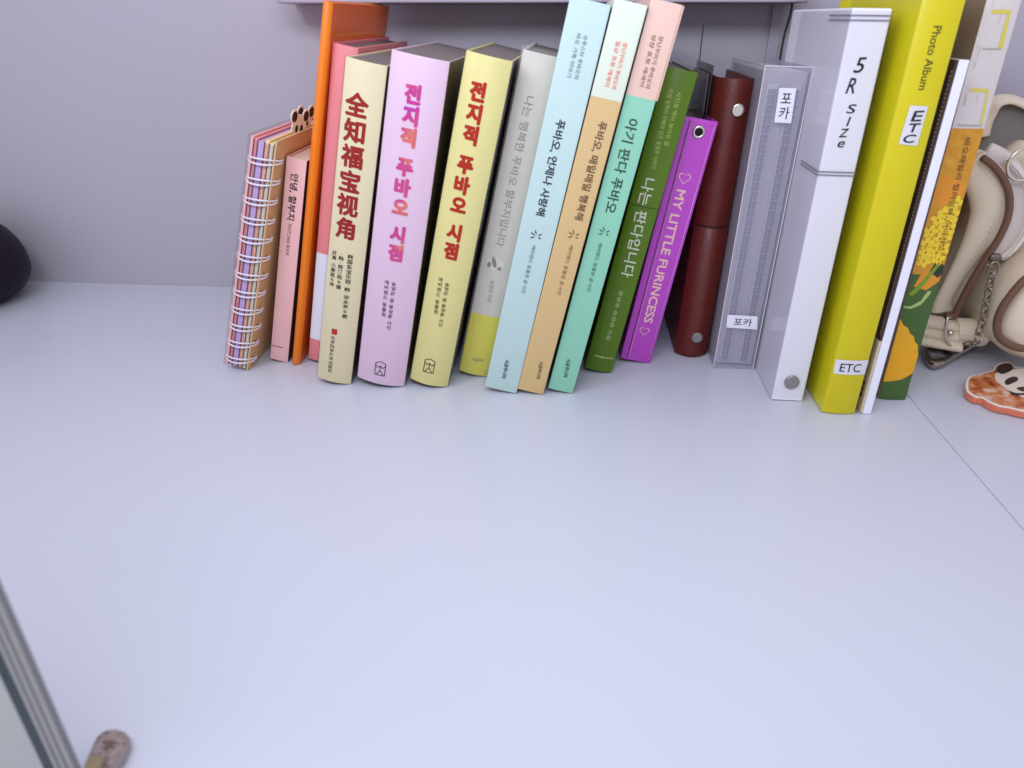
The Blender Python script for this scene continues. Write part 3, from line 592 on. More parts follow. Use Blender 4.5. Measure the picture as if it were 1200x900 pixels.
# --- cream hardcover with Chinese title
mat('cream_cover', (238, 210, 182), .5, var=.04, bump=.06); mat('plum_board', (70, 48, 54), .35, coat=.4, var=.2, scale=25); mat('seal_red', (176, 44, 36), .5)
s = Spine('zh', 'hardcover_book', 'cream hardcover with red Chinese characters down its spine', 'book', .148, .0030)
s.cover(['cream_cover'], t=.0012, sidemat='plum_board', bevel=.0007); s.pages('paper_shade', t=.0018, drop=.001); s.letters(); s.sleeve('clear_film', .0006, .0006)
s.poly('publisher_seal', K['PT']['zh_seal'], 'seal_red')
def owl_logo(s, c, m):
    """rounded box drawn with lines: two brows, a beak and a crossed foot"""
    x, z = c; q = lambda pts, r=.00042: seg.append((pts, r)); seg = []
    a, h = .0034, .0052
    q([(-a, h * .7), (0, h), (a, h * .7), (a, -h), (-a, -h), (-a, h * .7)]); q([(-a, h * .4), (-a * .5, h * .05), (0, h * .35), (a * .5, h * .05), (a, h * .4)]); q([(0, h * .35), (0, -h * .3), (-a * .7, -h * .95)]); q([(0, -h * .3), (a * .7, -h * .95)])
    polys = []
    for pts, r in seg:
        for p0, p1 in zip(pts, pts[1:]):
            dx, dz = p1[0] - p0[0], p1[1] - p0[1]; L = math.hypot(dx, dz); nx, nz = -dz / L * r / 1.6, dx / L * r / 1.6
            polys.append(([(x + p0[0] + nx, z + p0[1] + nz), (x + p1[0] + nx, z + p1[1] + nz), (x + p1[0] - nx, z + p1[1] - nz), (x + p0[0] - nx, z + p0[1] - nz)], [(0, 1, 2, 3)]))
    s.sheet('publisher_logo', polys, m)
# --- lavender pink hardcover, and the yellow one
mat('lavender_cover', (234, 192, 226), .38, var=.03, coat=.3); mat('olive_board', (92, 88, 60), .3, coat=.5, var=.35, scale=22)
s = Spine('lav', 'hardcover_book', 'thick lavender pink hardcover with shiny pink and orange Korean title', 'book', .145, .0042)
s.cover(['lavender_cover'], t=.0012, sidemat='olive_board', bevel=.0008); s.pages('paper_shade', t=.0018, drop=.001); s.letters(); owl_logo(s, K['PT']['lav_logo'], 'ink_black'); s.sleeve('clear_film', .0008, .0006)
mat('yellow_cover', (228, 212, 150), .42, var=.03, coat=.15)
ramp_mat('photo_board', [(.30, (70, 62, 60)), (.44, (124, 104, 108)), (.52, (160, 138, 146)), (.60, (90, 124, 110)), (.72, (52, 74, 46))], 26, rough=.25)
s = Spine('yel', 'hardcover_book', 'pale yellow hardcover with dark red Korean title', 'book', .145, .0040)
s.cover(['yellow_cover'], t=.0012, sidemat='photo_board', bevel=.0008); s.pages('paper_shade', t=.0018, drop=.001); s.letters(); owl_logo(s, K['PT']['yel_logo'], 'ink_black'); s.sleeve('clear_film', .0010, .0007)
# --- grey book in a frosted jacket, yellow foot
mat('fog_cover', (206, 203, 203), .55, var=.04, scale=120); mat('lime_foot', (216, 210, 30), .5, var=.05, scale=140); mat('smudge', (128, 124, 124), .6, var=.3, scale=400); mat('smudge_light', (218, 214, 212), .6)
s = Spine('grey', 'jacketed_book', 'pale grey book in frosted jacket with lime yellow foot', 'book', .135, .0022)
s.cover(['lime_foot', 'fog_cover'], cuts=(K['Z']['grey'],), t=.001, bevel=.0005); s.pages('paper_shade', drop=.0015); s.letters(); s.sleeve('jacket_film', .0022, .0010, name='frosted_jacket')
cx, cz = K['PT']['grey_smudge']
el = lambda cx, cz, a, b, rot=0., n=18: [(cx + a * math.cos(t) * math.cos(rot) - b * math.sin(t) * math.sin(rot), cz + a * math.cos(t) * math.sin(rot) + b * math.sin(t) * math.cos(rot)) for t in [2 * math.pi * i / n for i in range(n)]]
s.poly('printed_emblem', el(cx, cz, .0058, .0044), 'smudge_light', EPS); s.sheet('emblem_spots', [(el(cx - .001, cz + .001, .0014, .0036, .4), [tuple(range(18))]), (el(cx + .003, cz - .0024, .0014, .0012), [tuple(range(18))]), (el(cx - .0040, cz - .0012, .0012, .002), [tuple(range(18))])], 'smudge', EPS * 1.6)
# --- the three tall slim books
def sprig(s, c, m, sc=1.):
    x, z = c; polys = []
    for ang, L in ((115, 4.4), (158, 4.6), (205, 4.4), (38, 3.6), (-20, 3.2)):
        a = R(ang); L *= .001 * sc; ux, uz = math.cos(a), math.sin(a); px, pz = -uz * .00042, ux * .00042
        b0 = (x + ux * .0007, z + uz * .0007); b1 = (x + ux * L, z + uz * L); md = (x + ux * L * .55, z + uz * L * .55)
        polys.append(([b0, (md[0] + px, md[1] + pz), b1, (md[0] - px, md[1] - pz)], [(0, 1, 2, 3)]))
    s.sheet('leaf_emblem', polys, m)
mat('blue_cover', (172, 198, 206), .5, var=.03, bump=.05); mat('tan_cover', (196, 170, 126), .55, var=.03, bump=.05); mat('mint_band', (196, 208, 202), .5, var=.02); mat('teal_cover', (130, 190, 174), .5, var=.03, bump=.05); mat('blush_band', (208, 178, 172), .5, var=.02); mat('ink_side', (28, 34, 40), .5)
s = Spine('blue', 'picture_book', 'tall pale blue Korean book with black brush title', 'book', .131, .0003)
s.cover(['blue_cover'], t=.0008, sidemat='ink_side'); s.pages(drop=.0008); s.letters(); sprig(s, K['PT']['blue_sprig'], 'ink_navy', 1.05)
s = Spine('tan', 'picture_book', 'tall tan Korean book with a whitish top band and red subtitle', 'book', .131, .0003)
s.cover(['tan_cover', 'mint_band'], cuts=(K['Z']['tan'],), t=.0008, sidemat='ink_side'); s.pages(drop=.0008); s.letters(); sprig(s, K['PT']['tan_sprig'], 'ink_brown')
s = Spine('teal', 'picture_book', 'tall mint green Korean book with a blush pink top band', 'book', .131, .0003)
s.cover(['teal_cover', 'blush_band'], cuts=(K['Z']['teal'],), t=.0008, sidemat='ink_side'); s.pages(drop=.0008); s.letters(); sprig(s, K['PT']['teal_sprig'], 'ink_pine')
zt = K['Z']['teal']; bm = bmesh.new(); box(bm, (.00005, -.0004, zt), (.0009, .06, s.H - .0003)); obj('band_fold', bm, 'blush_band', s.root, bevel=.0003)
# --- dark green book
mat('moss_cover', (84, 120, 4), .42, var=.08, coat=.12, bump=.05)
s = Spine('green', 'paperback_book', 'moss green Korean book with pale thin title', 'book', .125, .0018)
s.cover(['moss_cover'], t=.0009); s.pages('paper_shade', drop=.0012); s.letters(); s.sleeve('clear_film', .0015, .0007)
z = K['Z']['green']; s.sheet('spine_crease', [([(-s.w * .98, z - .00025), (-.0003, z - .00025), (-.0003, z + .00025), (-s.w * .98, z + .00025)], [(0, 1, 2, 3)])], 'ink_side', EPS * .5)
cx, cz = K['PT']['green_pub']; polys = []
for i in range(13):
    xa = cx - .006 + i * .001; polys.append(([(xa, cz - .0006 + random.uniform(-.0007, .0007)), (xa + .0013, cz + random.uniform(-.0010, .0012)), (xa + .0014, cz + .0005), (xa + .0002, cz + .0002)], [(0, 1, 2, 3)]))
s.sheet('publisher_mark', polys, 'ink_pale')
# --- purple ring album
mat('violet_vinyl', (172, 66, 192), .38, var=.05, coat=.2); mat('violet_dark', (84, 26, 96), .5); mat('violet_seam', (200, 132, 208), .3, coat=.4)
s = Spine('purple', 'photocard_album', 'glossy violet ring album with silver eyelet and gold lettering', 'album', .10, .0006)
s.cover(['violet_vinyl'], t=.0016, bevel=.0012); s.pages('paper_shade', t=.003, drop=.004); s.letters()
bm = bmesh.new(); gx = -s.w * .79
box(bm, (gx - .0003, s.y(gx) - .0001, .002), (gx + .0003, s.y(gx) + .0004, s.H - .002)); obj('spine_groove', bm, 'violet_dark', s.root)
bm = bmesh.new(); i_ = .0016; tube(bm, [(gx + .001, s.y(gx), .0022), (-i_, s.y(-i_) , .0022), (-i_, s.y(-i_), s.H - .0028), (gx + .001, s.y(gx), s.H - .0028)], .00032, 6, closed=True); obj('welded_seam', bm, 'violet_seam', s.root, smooth=True)
cx, cz = K['PT']['eyelet']; bm = bmesh.new(); tube(bm, [(cx + .0031 * math.cos(i * math.pi / 16), s.y(cx) - .0002, cz + .0031 * math.sin(i * math.pi / 16)) for i in range(32)], .0009, 8, closed=True); e = obj('eyelet', bm, 'silver', s.root, smooth=True)
bm = bmesh.new(); disc(bm, (cx, cz), .0026, 24, s.y(cx) - .0001); obj('eyelet_hole', bm, 'hole_black', e)
def heart(s, c, r, m):
    P = [(c[0] + r * .062 * 16 * math.sin(t) ** 3, c[1] + r * .062 * (13 * math.cos(t) - 5 * math.cos(2 * t) - 2 * math.cos(3 * t) - math.cos(4 * t))) for t in [2 * math.pi * i / 32 for i in range(32)]]
    Q = [(c[0] + (x - c[0]) * .84, c[1] + (z - c[1]) * .84) for x, z in P]
    s.sheet('printed_heart', [([P[i], P[(i + 1) % 32], Q[(i + 1) % 32], Q[i]], [(0, 1, 2, 3)]) for i in range(32)], m)
heart(s, K['PT']['heart1'], .0040, 'ink_gold'); heart(s, K['PT']['heart2'], .0036, 'ink_gold')
# --- wine red binder
mat('wine_leather', (86, 25, 18), .48, var=.2, scale=120, coat=.08, bump=.35, bscale=700); mat('wine_dark', (40, 10, 12), .5); mat('smoke_sheet', (66, 58, 68), .2, coat=.3)
s = Spine('red', 'snap_binder', 'wine red leather binder with rounded spine and snap studs', 'binder', .09, .0075)
s.cover(['wine_leather'], t=.0016, bevel=.0008); s.pages('smoke_sheet', t=.003, drop=.006, back=.01)
z = K['Z']['red']; bm = bmesh.new(); N = 16
for dz, dy, mi in ((0, .0009, 0),):
    P = [(-s.w + s.w * i / N, s.y(-s.w + s.w * i / N, .0008)) for i in range(N + 1)]
    a = [bm.verts.new((x, y, .0015)) for x, y in P]; b = [bm.verts.new((x, y, z - .0006)) for x, y in P]; c = [bm.verts.new((x, y + .0012, z + .0004)) for x, y in P]
    for i in range(N): bm.faces.new([a[i], a[i + 1], b[i + 1], b[i]]); bm.faces.new([b[i], b[i + 1], c[i + 1], c[i]])
obj('closing_strap', bm, 'wine_leather', s.root, smooth=True)
bm = bmesh.new(); P = [(-s.w + s.w * i / N, s.y(-s.w + s.w * i / N, .0002), z + .0008) for i in range(1, N)]; tube(bm, P, .0006, 6); obj('strap_gap', bm, 'wine_dark', s.root)
for key, mm in (('snap1', 'silver'), ('snap2', 'dull_metal')):
    cx, cz = K['PT'][key]; cx = max(-s.w * .7, min(-s.w * .3, cx)); bm = bmesh.new(); lathe(bm, [(.0040, .0006), (.0040, -.0008), (.0034, -.0013), (.0022, -.0010), (.0012, -.0011)], 24, 'y', (cx, s.y(cx) - .0004, cz)); obj('snap_stud', bm, mm, s.root, smooth=True)
# inner sheets sticking out at its left
bm = bmesh.new(); box(bm, (-s.w - .0038, .012, .12), (-s.w - .0026, .075, s.H + .001)); box(bm, (-s.w - .0016, .012, .10), (-s.w - .0006, .08, s.H + .006)); obj('clear_pocket', bm, 'smoke_sheet', s.root)
# --- clear pocket album
mat('sheet_white', (214, 212, 224), raw=True, rough=.5); mat('ridge', (122, 118, 140), .45); mat('frost_inner', (178, 175, 192), .45, var=.05); mat('film_edge', (206, 204, 222), .2, coat=.5)
s = Spine('pocket', 'pocket_album', 'frosted clear photo card album with two small white labels', 'album', .105, 0.)
s.cover(['frosted_film'], t=.0005, bevel=0., name='frosted_cover')
bm = bmesh.new(); box(bm, (-s.w + .001, .0045, .002), (-.001, s.D - .006, s.H - .003)); obj('page_block', bm, 'frost_inner', s.root)
for fr in (.26, .74):
    bm = bmesh.new(); xc = -s.w * (1 - fr); hw = s.w * .085; n = 62
    for i in range(n):
        z = .006 + (s.H - .018) * i / n; hz = (s.H - .018) / n * .36
        for sg in (-1, 1): box(bm, (xc + sg * hw * .55 - hw * .42, .0016 + .0006 * (i % 2), z), (xc + sg * hw * .55 + hw * .42, .0044, z + hz * 2))
    obj('ring_edges', bm, 'ridge', s.root)
    bm = bmesh.new(); box(bm, (xc - hw * 1.35, .0030, .005), (xc + hw * 1.35, .0040, s.H - .010)); obj('edge_strip', bm, 'sheet_white', s.root)
bm = bmesh.new()
for xx in (-s.w, -.0002): tube(bm, [(xx, -.0002, .0005), (xx, -.0002, s.H)], .00032, 6)
tube(bm, [(-s.w, -.0002, s.H), (0, -.0002, s.H)], .0003, 6); tube(bm, [(-s.w, .0, s.H), (-s.w, s.D, s.H)], .0003, 6); obj('edge_weld', bm, 'film_edge', s.root)
def label(s, key, name, texts, m='label_paper', ink='ink_marker'):
    q = K['PT'][key]; o = s.poly(name, q, m, .0004)
    it = []
    for t, mode, u0, v0, u1, v1, size, bold in texts:
        f = lambda u, v: (q[0][0] * (1 - u) * (1 - v) + q[1][0] * u * (1 - v) + q[2][0] * u * v + q[3][0] * (1 - u) * v, q[0][1] * (1 - u) * (1 - v) + q[1][1] * u * (1 - v) + q[2][1] * u * v + q[3][1] * (1 - u) * v)
        a, b = f(u0, v0), f(u1, v1); it.append((mode, t, a[0], a[1], b[0], b[1], size, bold))
    l = s.sheet('label_lettering', lay(it), ink, .0006); l.parent = o
label(s, 'plab1', 'name_label', [('포카', 'V', .5, .08, .5, .92, .0066, .004)]); label(s, 'plab2', 'name_label', [('포카', 'H', .22, .5, .82, .5, .0056, .004)])
# --- white binder
mat('binder_white', (240, 239, 244), raw=True, rough=.32, var=.02, coat=.4); mat('binder_side_shade', (234, 231, 238), raw=True, rough=.35, coat=.3, var=.04); mat('rule_grey', (96, 92, 112), .5)  # side white slightly darker: shade of the left board in its colour
s = Spine('white', 'ring_binder', 'thick glossy white binder with black marker writing and grey rivet', 'binder', .115, .0)
s.cover(['binder_white'], t=.002, leftmat='binder_side_shade', bevel=.0010); s.pages('paper_shade', t=.003, drop=.006); s.letters(); s.sleeve('clear_film', -.001, .0006, z0=.002)
bm = bmesh.new()
for zz in (K['Z']['wl1'], K['Z']['wl1'] - .0022, K['Z']['wl2'], K['Z']['wl2'] - .0018):
    bm = bmesh.new(); box(bm, (-s.w - .00075, -.00085, zz - .0002), (.0003, -.0007, zz + .0003)); box(bm, (-s.w - .00095, -.00085, zz - .0002), (-s.w - .00075, .034, zz + .0003)); obj('rule_line', bm, 'rule_grey', s.root)
cx, cz = K['PT']['rivet']; bm = bmesh.new(); lathe(bm, [(.0047, .0004), (.0047, -.0012), (.0042, -.0016), (.0016, -.0015)], 28, 'y', (cx, 0, cz)); obj('rivet', bm, 'dull_metal', s.root, smooth=False)
# --- yellow photo album in clear sleeve
mat('album_yellow', (208, 197, 0), .4, var=.04, coat=.15); mat('album_side_lit', (226, 212, 14), .4, coat=.15, var=.06)  # side yellow lightened to put light on the left board
s = Spine('yalbum', 'photo_album', 'tall acid yellow photo album in clear sleeve with two labels', 'album', .125, .0016)
s.cover(['album_yellow'], t=.0018, leftmat='album_side_lit', bevel=.0014); s.pages('paper_shade', t=.003, drop=.004); s.letters(); s.sleeve('clear_film', .0005, .0011, z0=.0)
label(s, 'ylab1', 'name_label', [('E', 'V', .56, .12, .56, .38, .0050, .014), ('T', 'V', .52, .44, .52, .66, .0056, .014), ('C', 'V', .46, .73, .46, .94, .0058, .014)])
label(s, 'ylab2', 'name_label', [('ETC', 'H', .16, .52, .80, .52, .0056, .004)])
# --- thin album with white spine and dark cover
mat('spine_white', (236, 236, 242), raw=True, rough=.4, var=.015); mat('cocoa_cover', (58, 40, 36), .5, var=.15); mat('beige_cover', (186, 176, 160), .5, var=.05)
s = Spine('walbum', 'thin_album', 'thin white spined album with dark brown cover, right of yellow album', 'album', .115, 0.)
s.cover(['spine_white'], t=.0008, bevel=.0003); s.pages(t=.001, drop=.002)
zc = K['Z']['walb'] + .014
bm = bmesh.new(); box(bm, (-s.w - .0016, .0003, zc), (-s.w - .0001, s.D, s.H)); o = obj('front_cover', bm, 'cocoa_cover', s.root, bevel=.0003)
bm = bmesh.new()
for i in range(70):
    z = zc + .004 + i * (s.H - zc - .008) / 70; box(bm, (-s.w - .0018, .0012, z), (-s.w - .0015, .0019, z + .0011))
mat('stitch_pale', (150, 132, 122), .7); obj('dotted_border', bm, 'stitch_pale', o)
bm = bmesh.new(); box(bm, (-s.w - .0016, .0003, .0004), (-s.w - .0001, s.D, zc - .0001)); o = obj('cover_foot', bm, 'beige_cover', s.root, bevel=.0003)
bm = bmesh.new()
for i in range(3): box(bm, (-s.w - .0018, .004, .010 + i * .004), (-s.w - .0015, .010, .0125 + i * .004))
obj('printed_mark', bm, 'cocoa_cover', o)
# --- flower colouring book
mat('dusk_board', (128, 112, 104), .5, var=.06); mat('sketch_white', (192, 187, 196), .5, var=.03); ramp_mat('amber_print', [(.3, (196, 126, 22)), (.45, (212, 152, 34)), (.55, (204, 140, 28)), (.7, (222, 170, 50))], 75); mat('leaf_print', (62, 92, 44), .5, var=.15, scale=90)
mat('petal_print', (212, 156, 22), .5, var=.10, scale=120); mat('bloom_print', (226, 190, 48), .5, var=.06); mat('coral_print', (204, 134, 40), .5, var=.08); mat('line_print', (128, 92, 16), .6); mat('stem_print', (150, 172, 112), .5); mat('green_print', (112, 140, 40), .5); mat('dark_print', (40, 50, 36), .5); mat('yellow_stroke', (196, 186, 78), .6, var=.15, scale=500); mat('grey_stroke', (160, 152, 150), .7)
s = Spine('flower', 'colouring_book', 'flower patterned orange and green colouring book with sketchy white top', 'book', .11, .0010)
s.cover(['leaf_print', 'amber_print', 'sketch_white'], cuts=(K['Z']['fl2'], K['Z']['fl1']), t=.0009, leftmat='dusk_board'); s.pages(drop=.001); 
T = K['PT']; clampx = lambda L: [(max(-s.w + .0002, min(-.0002, x)), z) for x, z in L]
s.poly('printed_petal', clampx(T['fl_petal']), 'petal_print', EPS * .8)
for i, c in enumerate(T['fl_bloom']):
    cx, cz = c; cx = max(-s.w + .0035, min(-.0035, cx)); polys = []; lines = []
    for q in range(4 + i % 2):
        a = q * 2 * math.pi / (4 + i % 2) + i; px, pz = cx + .0024 * math.cos(a), cz + .0024 * math.sin(a)
        polys.append((clampx(el(px, pz, .0019, .0016, a)), [tuple(range(18))])); lines.append((clampx(el(px, pz, .00208, .00178, a)), [tuple(range(18))]))
    o = s.sheet('flower_outline', lines, 'line_print', EPS * (.62 + .03 * i)); b = s.sheet('printed_flower', polys, 'bloom_print', EPS * (.635 + .03 * i)); o.parent = b
for key, mm, e in (('fl_org', 'coral_print', .9), ('fl_org2', 'coral_print', .6), ('fl_dark', 'dark_print', .95), ('fl_leaf', 'green_print', 1.6), ('fl_stem', 'stem_print', 1.2)):
    s.poly({'fl_leaf': 'printed_leaf', 'fl_stem': 'printed_stem', 'fl_dark': 'printed_shade'}.get(key, 'printed_blossom'), clampx(T[key]), mm, EPS * e)
z0 = .0; P = [(-s.w + .0002, .0002), (-.0002, .0002), (-.0002, .0195), (-s.w * .4, .0150), (-s.w + .0002, .0125)]; s.poly('printed_base', P, 'leaf_print', EPS * 1.5)
for key in ('fl_s1', 'fl_s2', 'fl_s4', 'fl_s5'): s.poly('sketch_stroke', clampx(T[key]), 'yellow_stroke')
for key in ('fl_s3', 'fl_s6'): s.poly('sketch_line', clampx(T[key]), 'grey_stroke')
polys = []
for i in range(26):
    z = K['Z']['fl1'] + .003 + random.random() * (s.H - K['Z']['fl1'] - .006); x = -s.w + random.choice((.0014, .0026, .0026, .008)) + random.uniform(-.0004, .0004); h = random.uniform(.001, .005)
    polys.append(([(x, z), (x + .00018, z), (x + .0003, z + h), (x + .00012, z + h)], [(0, 1, 2, 3)]))
s.sheet('sketch_hatching', polys, 'grey_stroke', EPS * .6)
s.letters(EPS * 2.2)

# ================================================================== bag, chain and pastry charm at the right
mat('bag_cream', (206, 196, 183), .6, var=.05, scale=50, bump=.25, bscale=1500); mat('bag_panel', (214, 205, 194), .55, var=.04, bump=.2, bscale=1500); mat('bag_piping', (104, 76, 62), .5, var=.1); mat('bag_lining', (24, 18, 17), .8, var=.2); mat('zip_tape', (204, 198, 204), .6); mat('zip_teeth', (214, 210, 216), .4); mat('stitch', (188, 180, 168), .7)
BG = K['bag']
root = empty('shoulder_bag', (.30, .535, 0)); tag(root, 'cream bag with brown piping and white zipper behind the flower book', 'bag')
O = Vector((.30, .535, 0)); L = lambda pts, dy=0.: [Vector(p) - O + Vector((0, dy, 0)) for p in pts]
def pillow(name, pts, depth, bulge, m, parent, rings=6):
    P = smooth_path(L(pts), 4, True); n = len(P); c = sum(P, Vector()) / n; bm = bmesh.new(); rows = []
    for sgn in (1,):
        seq = [(1., depth), (1., 0.)] + [(1 - (i / rings) ** 1.0 * .96, -bulge * math.sqrt(1 - (1 - i / rings) ** 2)) for i in range(1, rings + 1)]
        for sc, dy in seq: rows.append([bm.verts.new((c.x + (p.x - c.x) * sc, p.y * sc + c.y * (1 - sc) + dy, c.z + (p.z - c.z) * sc)) for p in P])
    for A, B in zip(rows, rows[1:]):
        for j in range(n): bm.faces.new([A[j], A[(j + 1) % n], B[(j + 1) % n], B[j]])
    bm.faces.new(rows[0][::-1]); bm.faces.new(rows[-1])
    return obj(name, bm, m, parent, smooth=True)
pillow('bag_body', BG['body'], .055, .012, 'bag_cream', root)
bm = bmesh.new(); tube(bm, smooth_path(L(BG['dark'], .02), 4, True), .004, 8, closed=True); P = smooth_path(L(BG['dark'], .02), 4, True); bm.faces.new([bm.verts.new(p + Vector((0, .003, 0))) for p in P]); obj('inner_lining', bm, 'bag_lining', root, smooth=True)
bm = bmesh.new(); tube(bm, smooth_path(L(BG['band']), 6), [.0098 + .004 * math.sin(i * .12) for i in range(len(smooth_path(L(BG['band']), 6)))], 14, flat=(.52, (0, -1, 0))); band = obj('side_gusset', bm, 'bag_panel', root, smooth=True)
bm = bmesh.new(); P = smooth_path(L(BG['band'], -.0070), 14)
for i in range(0, len(P) - 1, 3): tube(bm, [P[i] + Vector((.0012, .0004, 0)), P[i + 1] + Vector((.0012, .0004, 0))], .00028, 5)
obj('stitching', bm, 'stitch', band)
bm = bmesh.new(); tube(bm, smooth_path(L(BG['pipe'], -.006), 6), .0024, 10); obj('piping', bm, 'bag_piping', root, smooth=True)
bm = bmesh.new(); tube(bm, smooth_path(L(BG['zipl']), 6), .0075, 12, flat=(.4, (0, -1, 0))); zp = obj('zipper_tape', bm, 'zip_tape', root, smooth=True)
bm = bmesh.new(); P = smooth_path(L(BG['zip'], -.002), 10)
tube(bm, P, .0022, 6, flat=(.5, (0, -1, 0)))
for i, p in enumerate(P[:-1]):
    t = (P[i + 1] - p).normalized(); q = Vector((0, -1, 0)).cross(t)
    box(bm, p + Vector((-.0013, -.0024, -.0005)), p + Vector((.0013, -.0008, .0005)))
obj('zipper_teeth', bm, 'zip_teeth', zp)
bm = bmesh.new(); tube(bm, smooth_path(L(BG['handle']), 6), .0065, 10, flat=(.35, (0, -.4, 1))); hd = obj('handle', bm, 'bag_panel', root, smooth=True)
mat('bag_grey', (120, 117, 122), .7); pillow('grey_panel', BG['back'], .008, .004, 'bag_grey', root, 4)  # plain dark grey panel set behind the handle
pillow('ring_tab', BG['tab'], .008, .005, 'bag_cream', root, 4)
rg = Vector(BG['ring']) - O; bm = bmesh.new(); tube(bm, [rg + Vector((.0105 * math.cos(i * math.pi / 14), -.001, .0105 * math.sin(i * math.pi / 14))) for i in range(28)], .0011, 8, closed=True); obj('ring', bm, 'silver', root, smooth=True)
bm = bmesh.new(); tube(bm, smooth_path(L(BG['seam']), 6), .0009, 6); obj('seam_welt', bm, 'bag_panel', root, smooth=True)
pk = pillow('front_pocket', BG['pocket'], .045, .018, 'bag_panel', root)
bm = bmesh.new(); tube(bm, smooth_path(L(BG['ppipe'], .004), 6), .0026, 10); obj('piping', bm, 'bag_piping', pk, smooth=True)
bm = bmesh.new(); P = smooth_path(L(BG['pstitch'], -.001), 10)
for i in range(0, len(P) - 1, 3): tube(bm, [P[i], P[i + 1]], .0003, 5)
obj('stitching', bm, 'stitch', pk)
a, b, hh = BG['roll']; a = Vector(a) - O; b = Vector(b) - O; bm = bmesh.new()
for k, (r_, dx) in enumerate(((hh * .50, 0), (hh * .38, -.002), (hh * .26, -.0035))):
    tube(bm, [a + Vector((dx, 0, 0)), b], r_, 20)
obj('strap_roll', bm, 'bag_panel', root, smooth=False, bevel=.0015)
for k in range(3):
    P = L(BG['strap'], -.004 * k); p = P[0].lerp(P[2], .2 + .3 * k); bm = bmesh.new(); tube(bm, smooth_path([p + Vector((-.012, .006, .001)), p + Vector((.004, .001, 0)), p + Vector((.016, -.001, -.001))], 6), .0040, 10, flat=(2.2, (0, 1, .1))); obj('strap', bm, 'bag_cream', root, smooth=True)
P = L(BG['buckle']); bm = bmesh.new(); tube(bm, smooth_path([P[0] + Vector((.004, .004, 0)), P[0], P[1], P[2], P[2] + Vector((.005, .004, 0))], 6), .0011, 8); bk = obj('buckle', bm, 'silver', root, smooth=True)
bm = bmesh.new(); bmesh.ops.create_uvsphere(bm, u_segments=14, v_segments=10, radius=.0022, matrix=Matrix.Translation(P[1] + Vector((.0035, .001, .001)))); obj('buckle_stud', bm, 'silver', bk, smooth=True)
pu = Vector(BG['puller']) - O; bm = bmesh.new(); box(bm, pu + Vector((-.0042, -.002, -.003)), pu + Vector((.0042, .003, .003))); obj('zipper_slider', bm, 'dark_metal', root, bevel=.002)
# the chain that hangs from the zipper slider, with its clasp lying on the shelf
cp = [Vector(p) for p in BG['chain']]; root = empty('clasp_chain', cp[0]); tag(root, 'silver chain hanging from the bag zipper with clasp on the shelf', 'chain'); o0 = cp[0]
pth = smooth_path([p - o0 for p in cp] + [Vector(K['clip'][12] + [.004]) - o0], 10)
tot = [0.]
for a, b in zip(pth, pth[1:]): tot.append(tot[-1] + (b - a).length)
def at(sv):
    for i in range(len(tot) - 1):
        if tot[i + 1] >= sv: return pth[i].lerp(pth[i + 1], (sv - tot[i]) / max(1e-9, tot[i + 1] - tot[i])), (pth[i + 1] - pth[i]).normalized()
    return pth[-1], (pth[-1] - pth[-2]).normalized()
n = max(6, int(tot[-1] / .0052))
for i in range(n):
    p, t = at(tot[-1] * (i + .5) / n); u = Vector((0, -1, 0)).cross(t).normalized(); v = t.cross(u)
    if i % 2: u = (u + v * 1.2).normalized()
    big = 1.6 if i == 0 else 1.; bm = bmesh.new(); tube(bm, [p + t * .0037 * big * math.cos(q * math.pi / 9) + u * .0020 * big * math.sin(q * math.pi / 9) for q in range(18)], .00062, 6, closed=True); obj('chain_link', bm, 'chain_metal', root, smooth=True)
cl = [(x - o0.x, y - o0.y) for x, y in K['clip']]; bm = bmesh.new(); prism(bm, cl, .0005 - o0.z, .0062 - o0.z); cb = obj('clasp', bm, 'chain_metal', root, bevel=.002)
c = [sum(p[i] for p in cl) / len(cl) for i in (0, 1)]; bm = bmesh.new(); prism(bm, [(c[0] + (x - c[0]) * .84, c[1] + (y - c[1]) * .74) for x, y in cl], .0061 - o0.z, .0064 - o0.z)
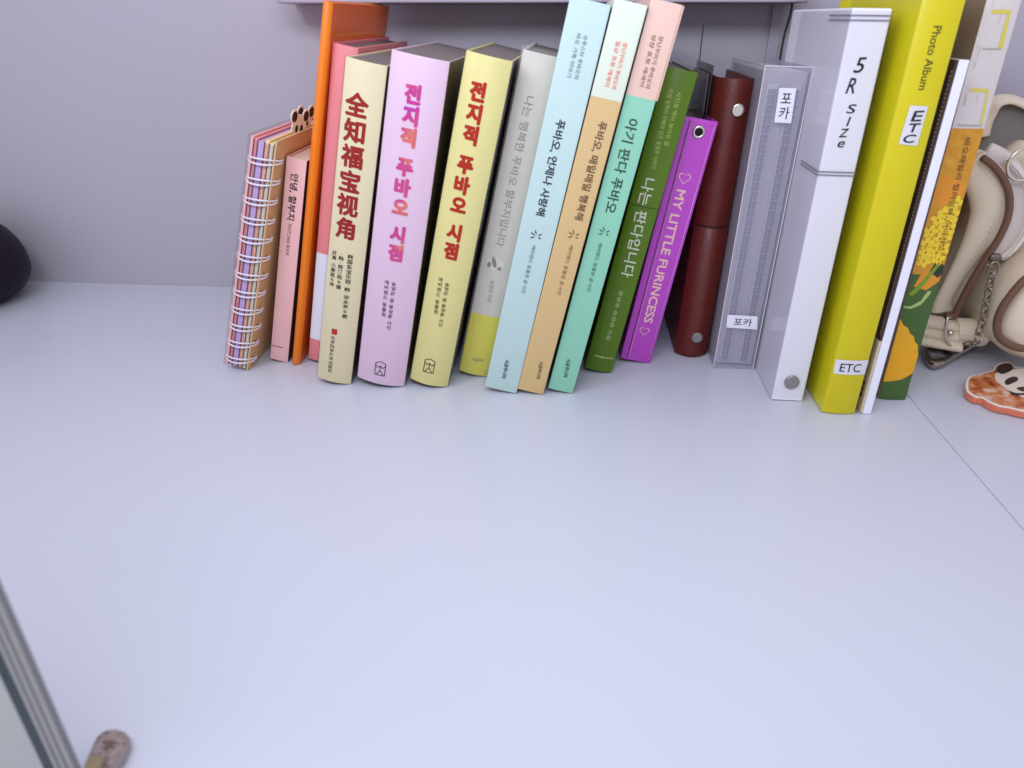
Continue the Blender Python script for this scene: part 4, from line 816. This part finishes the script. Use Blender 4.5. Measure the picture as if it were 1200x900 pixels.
ramp_mat('clasp_reflection', [(.4, (60, 48, 52)), (.55, (150, 140, 146)), (.7, (200, 196, 200))], 70, rough=.2); obj('reflection_plate', bm, 'clasp_reflection', cb)  # metal reflections painted as a noise ramp on a thin plate
# --- acrylic charm printed with a panda shaped pastry
mat('acrylic', (196, 108, 84), .12, coat=.6, var=.15, scale=80); mat('charm_border', (236, 226, 228), .3, coat=.4); mat('panda_white', (214, 204, 204), .4, var=.05, scale=200, coat=.3); mat('panda_black', (44, 32, 34), .4)
ramp_mat('pastry', [(.28, (112, 44, 18)), (.42, (176, 84, 38)), (.52, (206, 122, 66)), (.62, (220, 170, 140)), (.70, (226, 200, 190))], 130, rough=.35)
cx, cy = .3, .41; root = empty('acrylic_charm', (K['cookie'][0][0], K['cookie'][0][1], .0002)); ox, oy = K['cookie'][0]
tag(root, 'flat orange brown pastry shaped charm with a panda face, on the right board', 'charm')
q = lambda L_: [(x - ox, y - oy) for x, y in L_]
P = [(p.x, p.y) for p in smooth_path([(x, y, 0) for x, y in q(K['cookie'])], 4, True)]; c = [sum(p[i] for p in P) / len(P) for i in (0, 1)]
sc = lambda k: [(c[0] + (x - c[0]) * k, c[1] + (y - c[1]) * k) for x, y in P]
bm = bmesh.new(); prism(bm, P, 0, .0044); obj('acrylic_base', bm, 'acrylic', root, bevel=.0006)
bm = bmesh.new(); prism(bm, sc(.985), .0042, .0046); obj('white_border', bm, 'charm_border', root)
bm = bmesh.new(); prism(bm, sc(.93), .0044, .0048); obj('pastry_print', bm, 'pastry', root)
for n, mm, h in (('face', 'panda_white', .0050), ('ear', 'panda_black', .0053), ('ear2', 'panda_black', .0053), ('eye', 'panda_black', .0053), ('eye2', 'panda_black', .0053), ('nose', 'panda_black', .0053), ('mouth', 'panda_black', .0053)):
    pp = [(p.x, p.y) for p in smooth_path([(x, y, 0) for x, y in q(K['ck'][n])], 3, True)]
    bm = bmesh.new(); prism(bm, pp, .0046, h); obj({'face': 'panda_face', 'ear2': 'ear', 'eye2': 'eye'}.get(n, n), bm, mm, root)
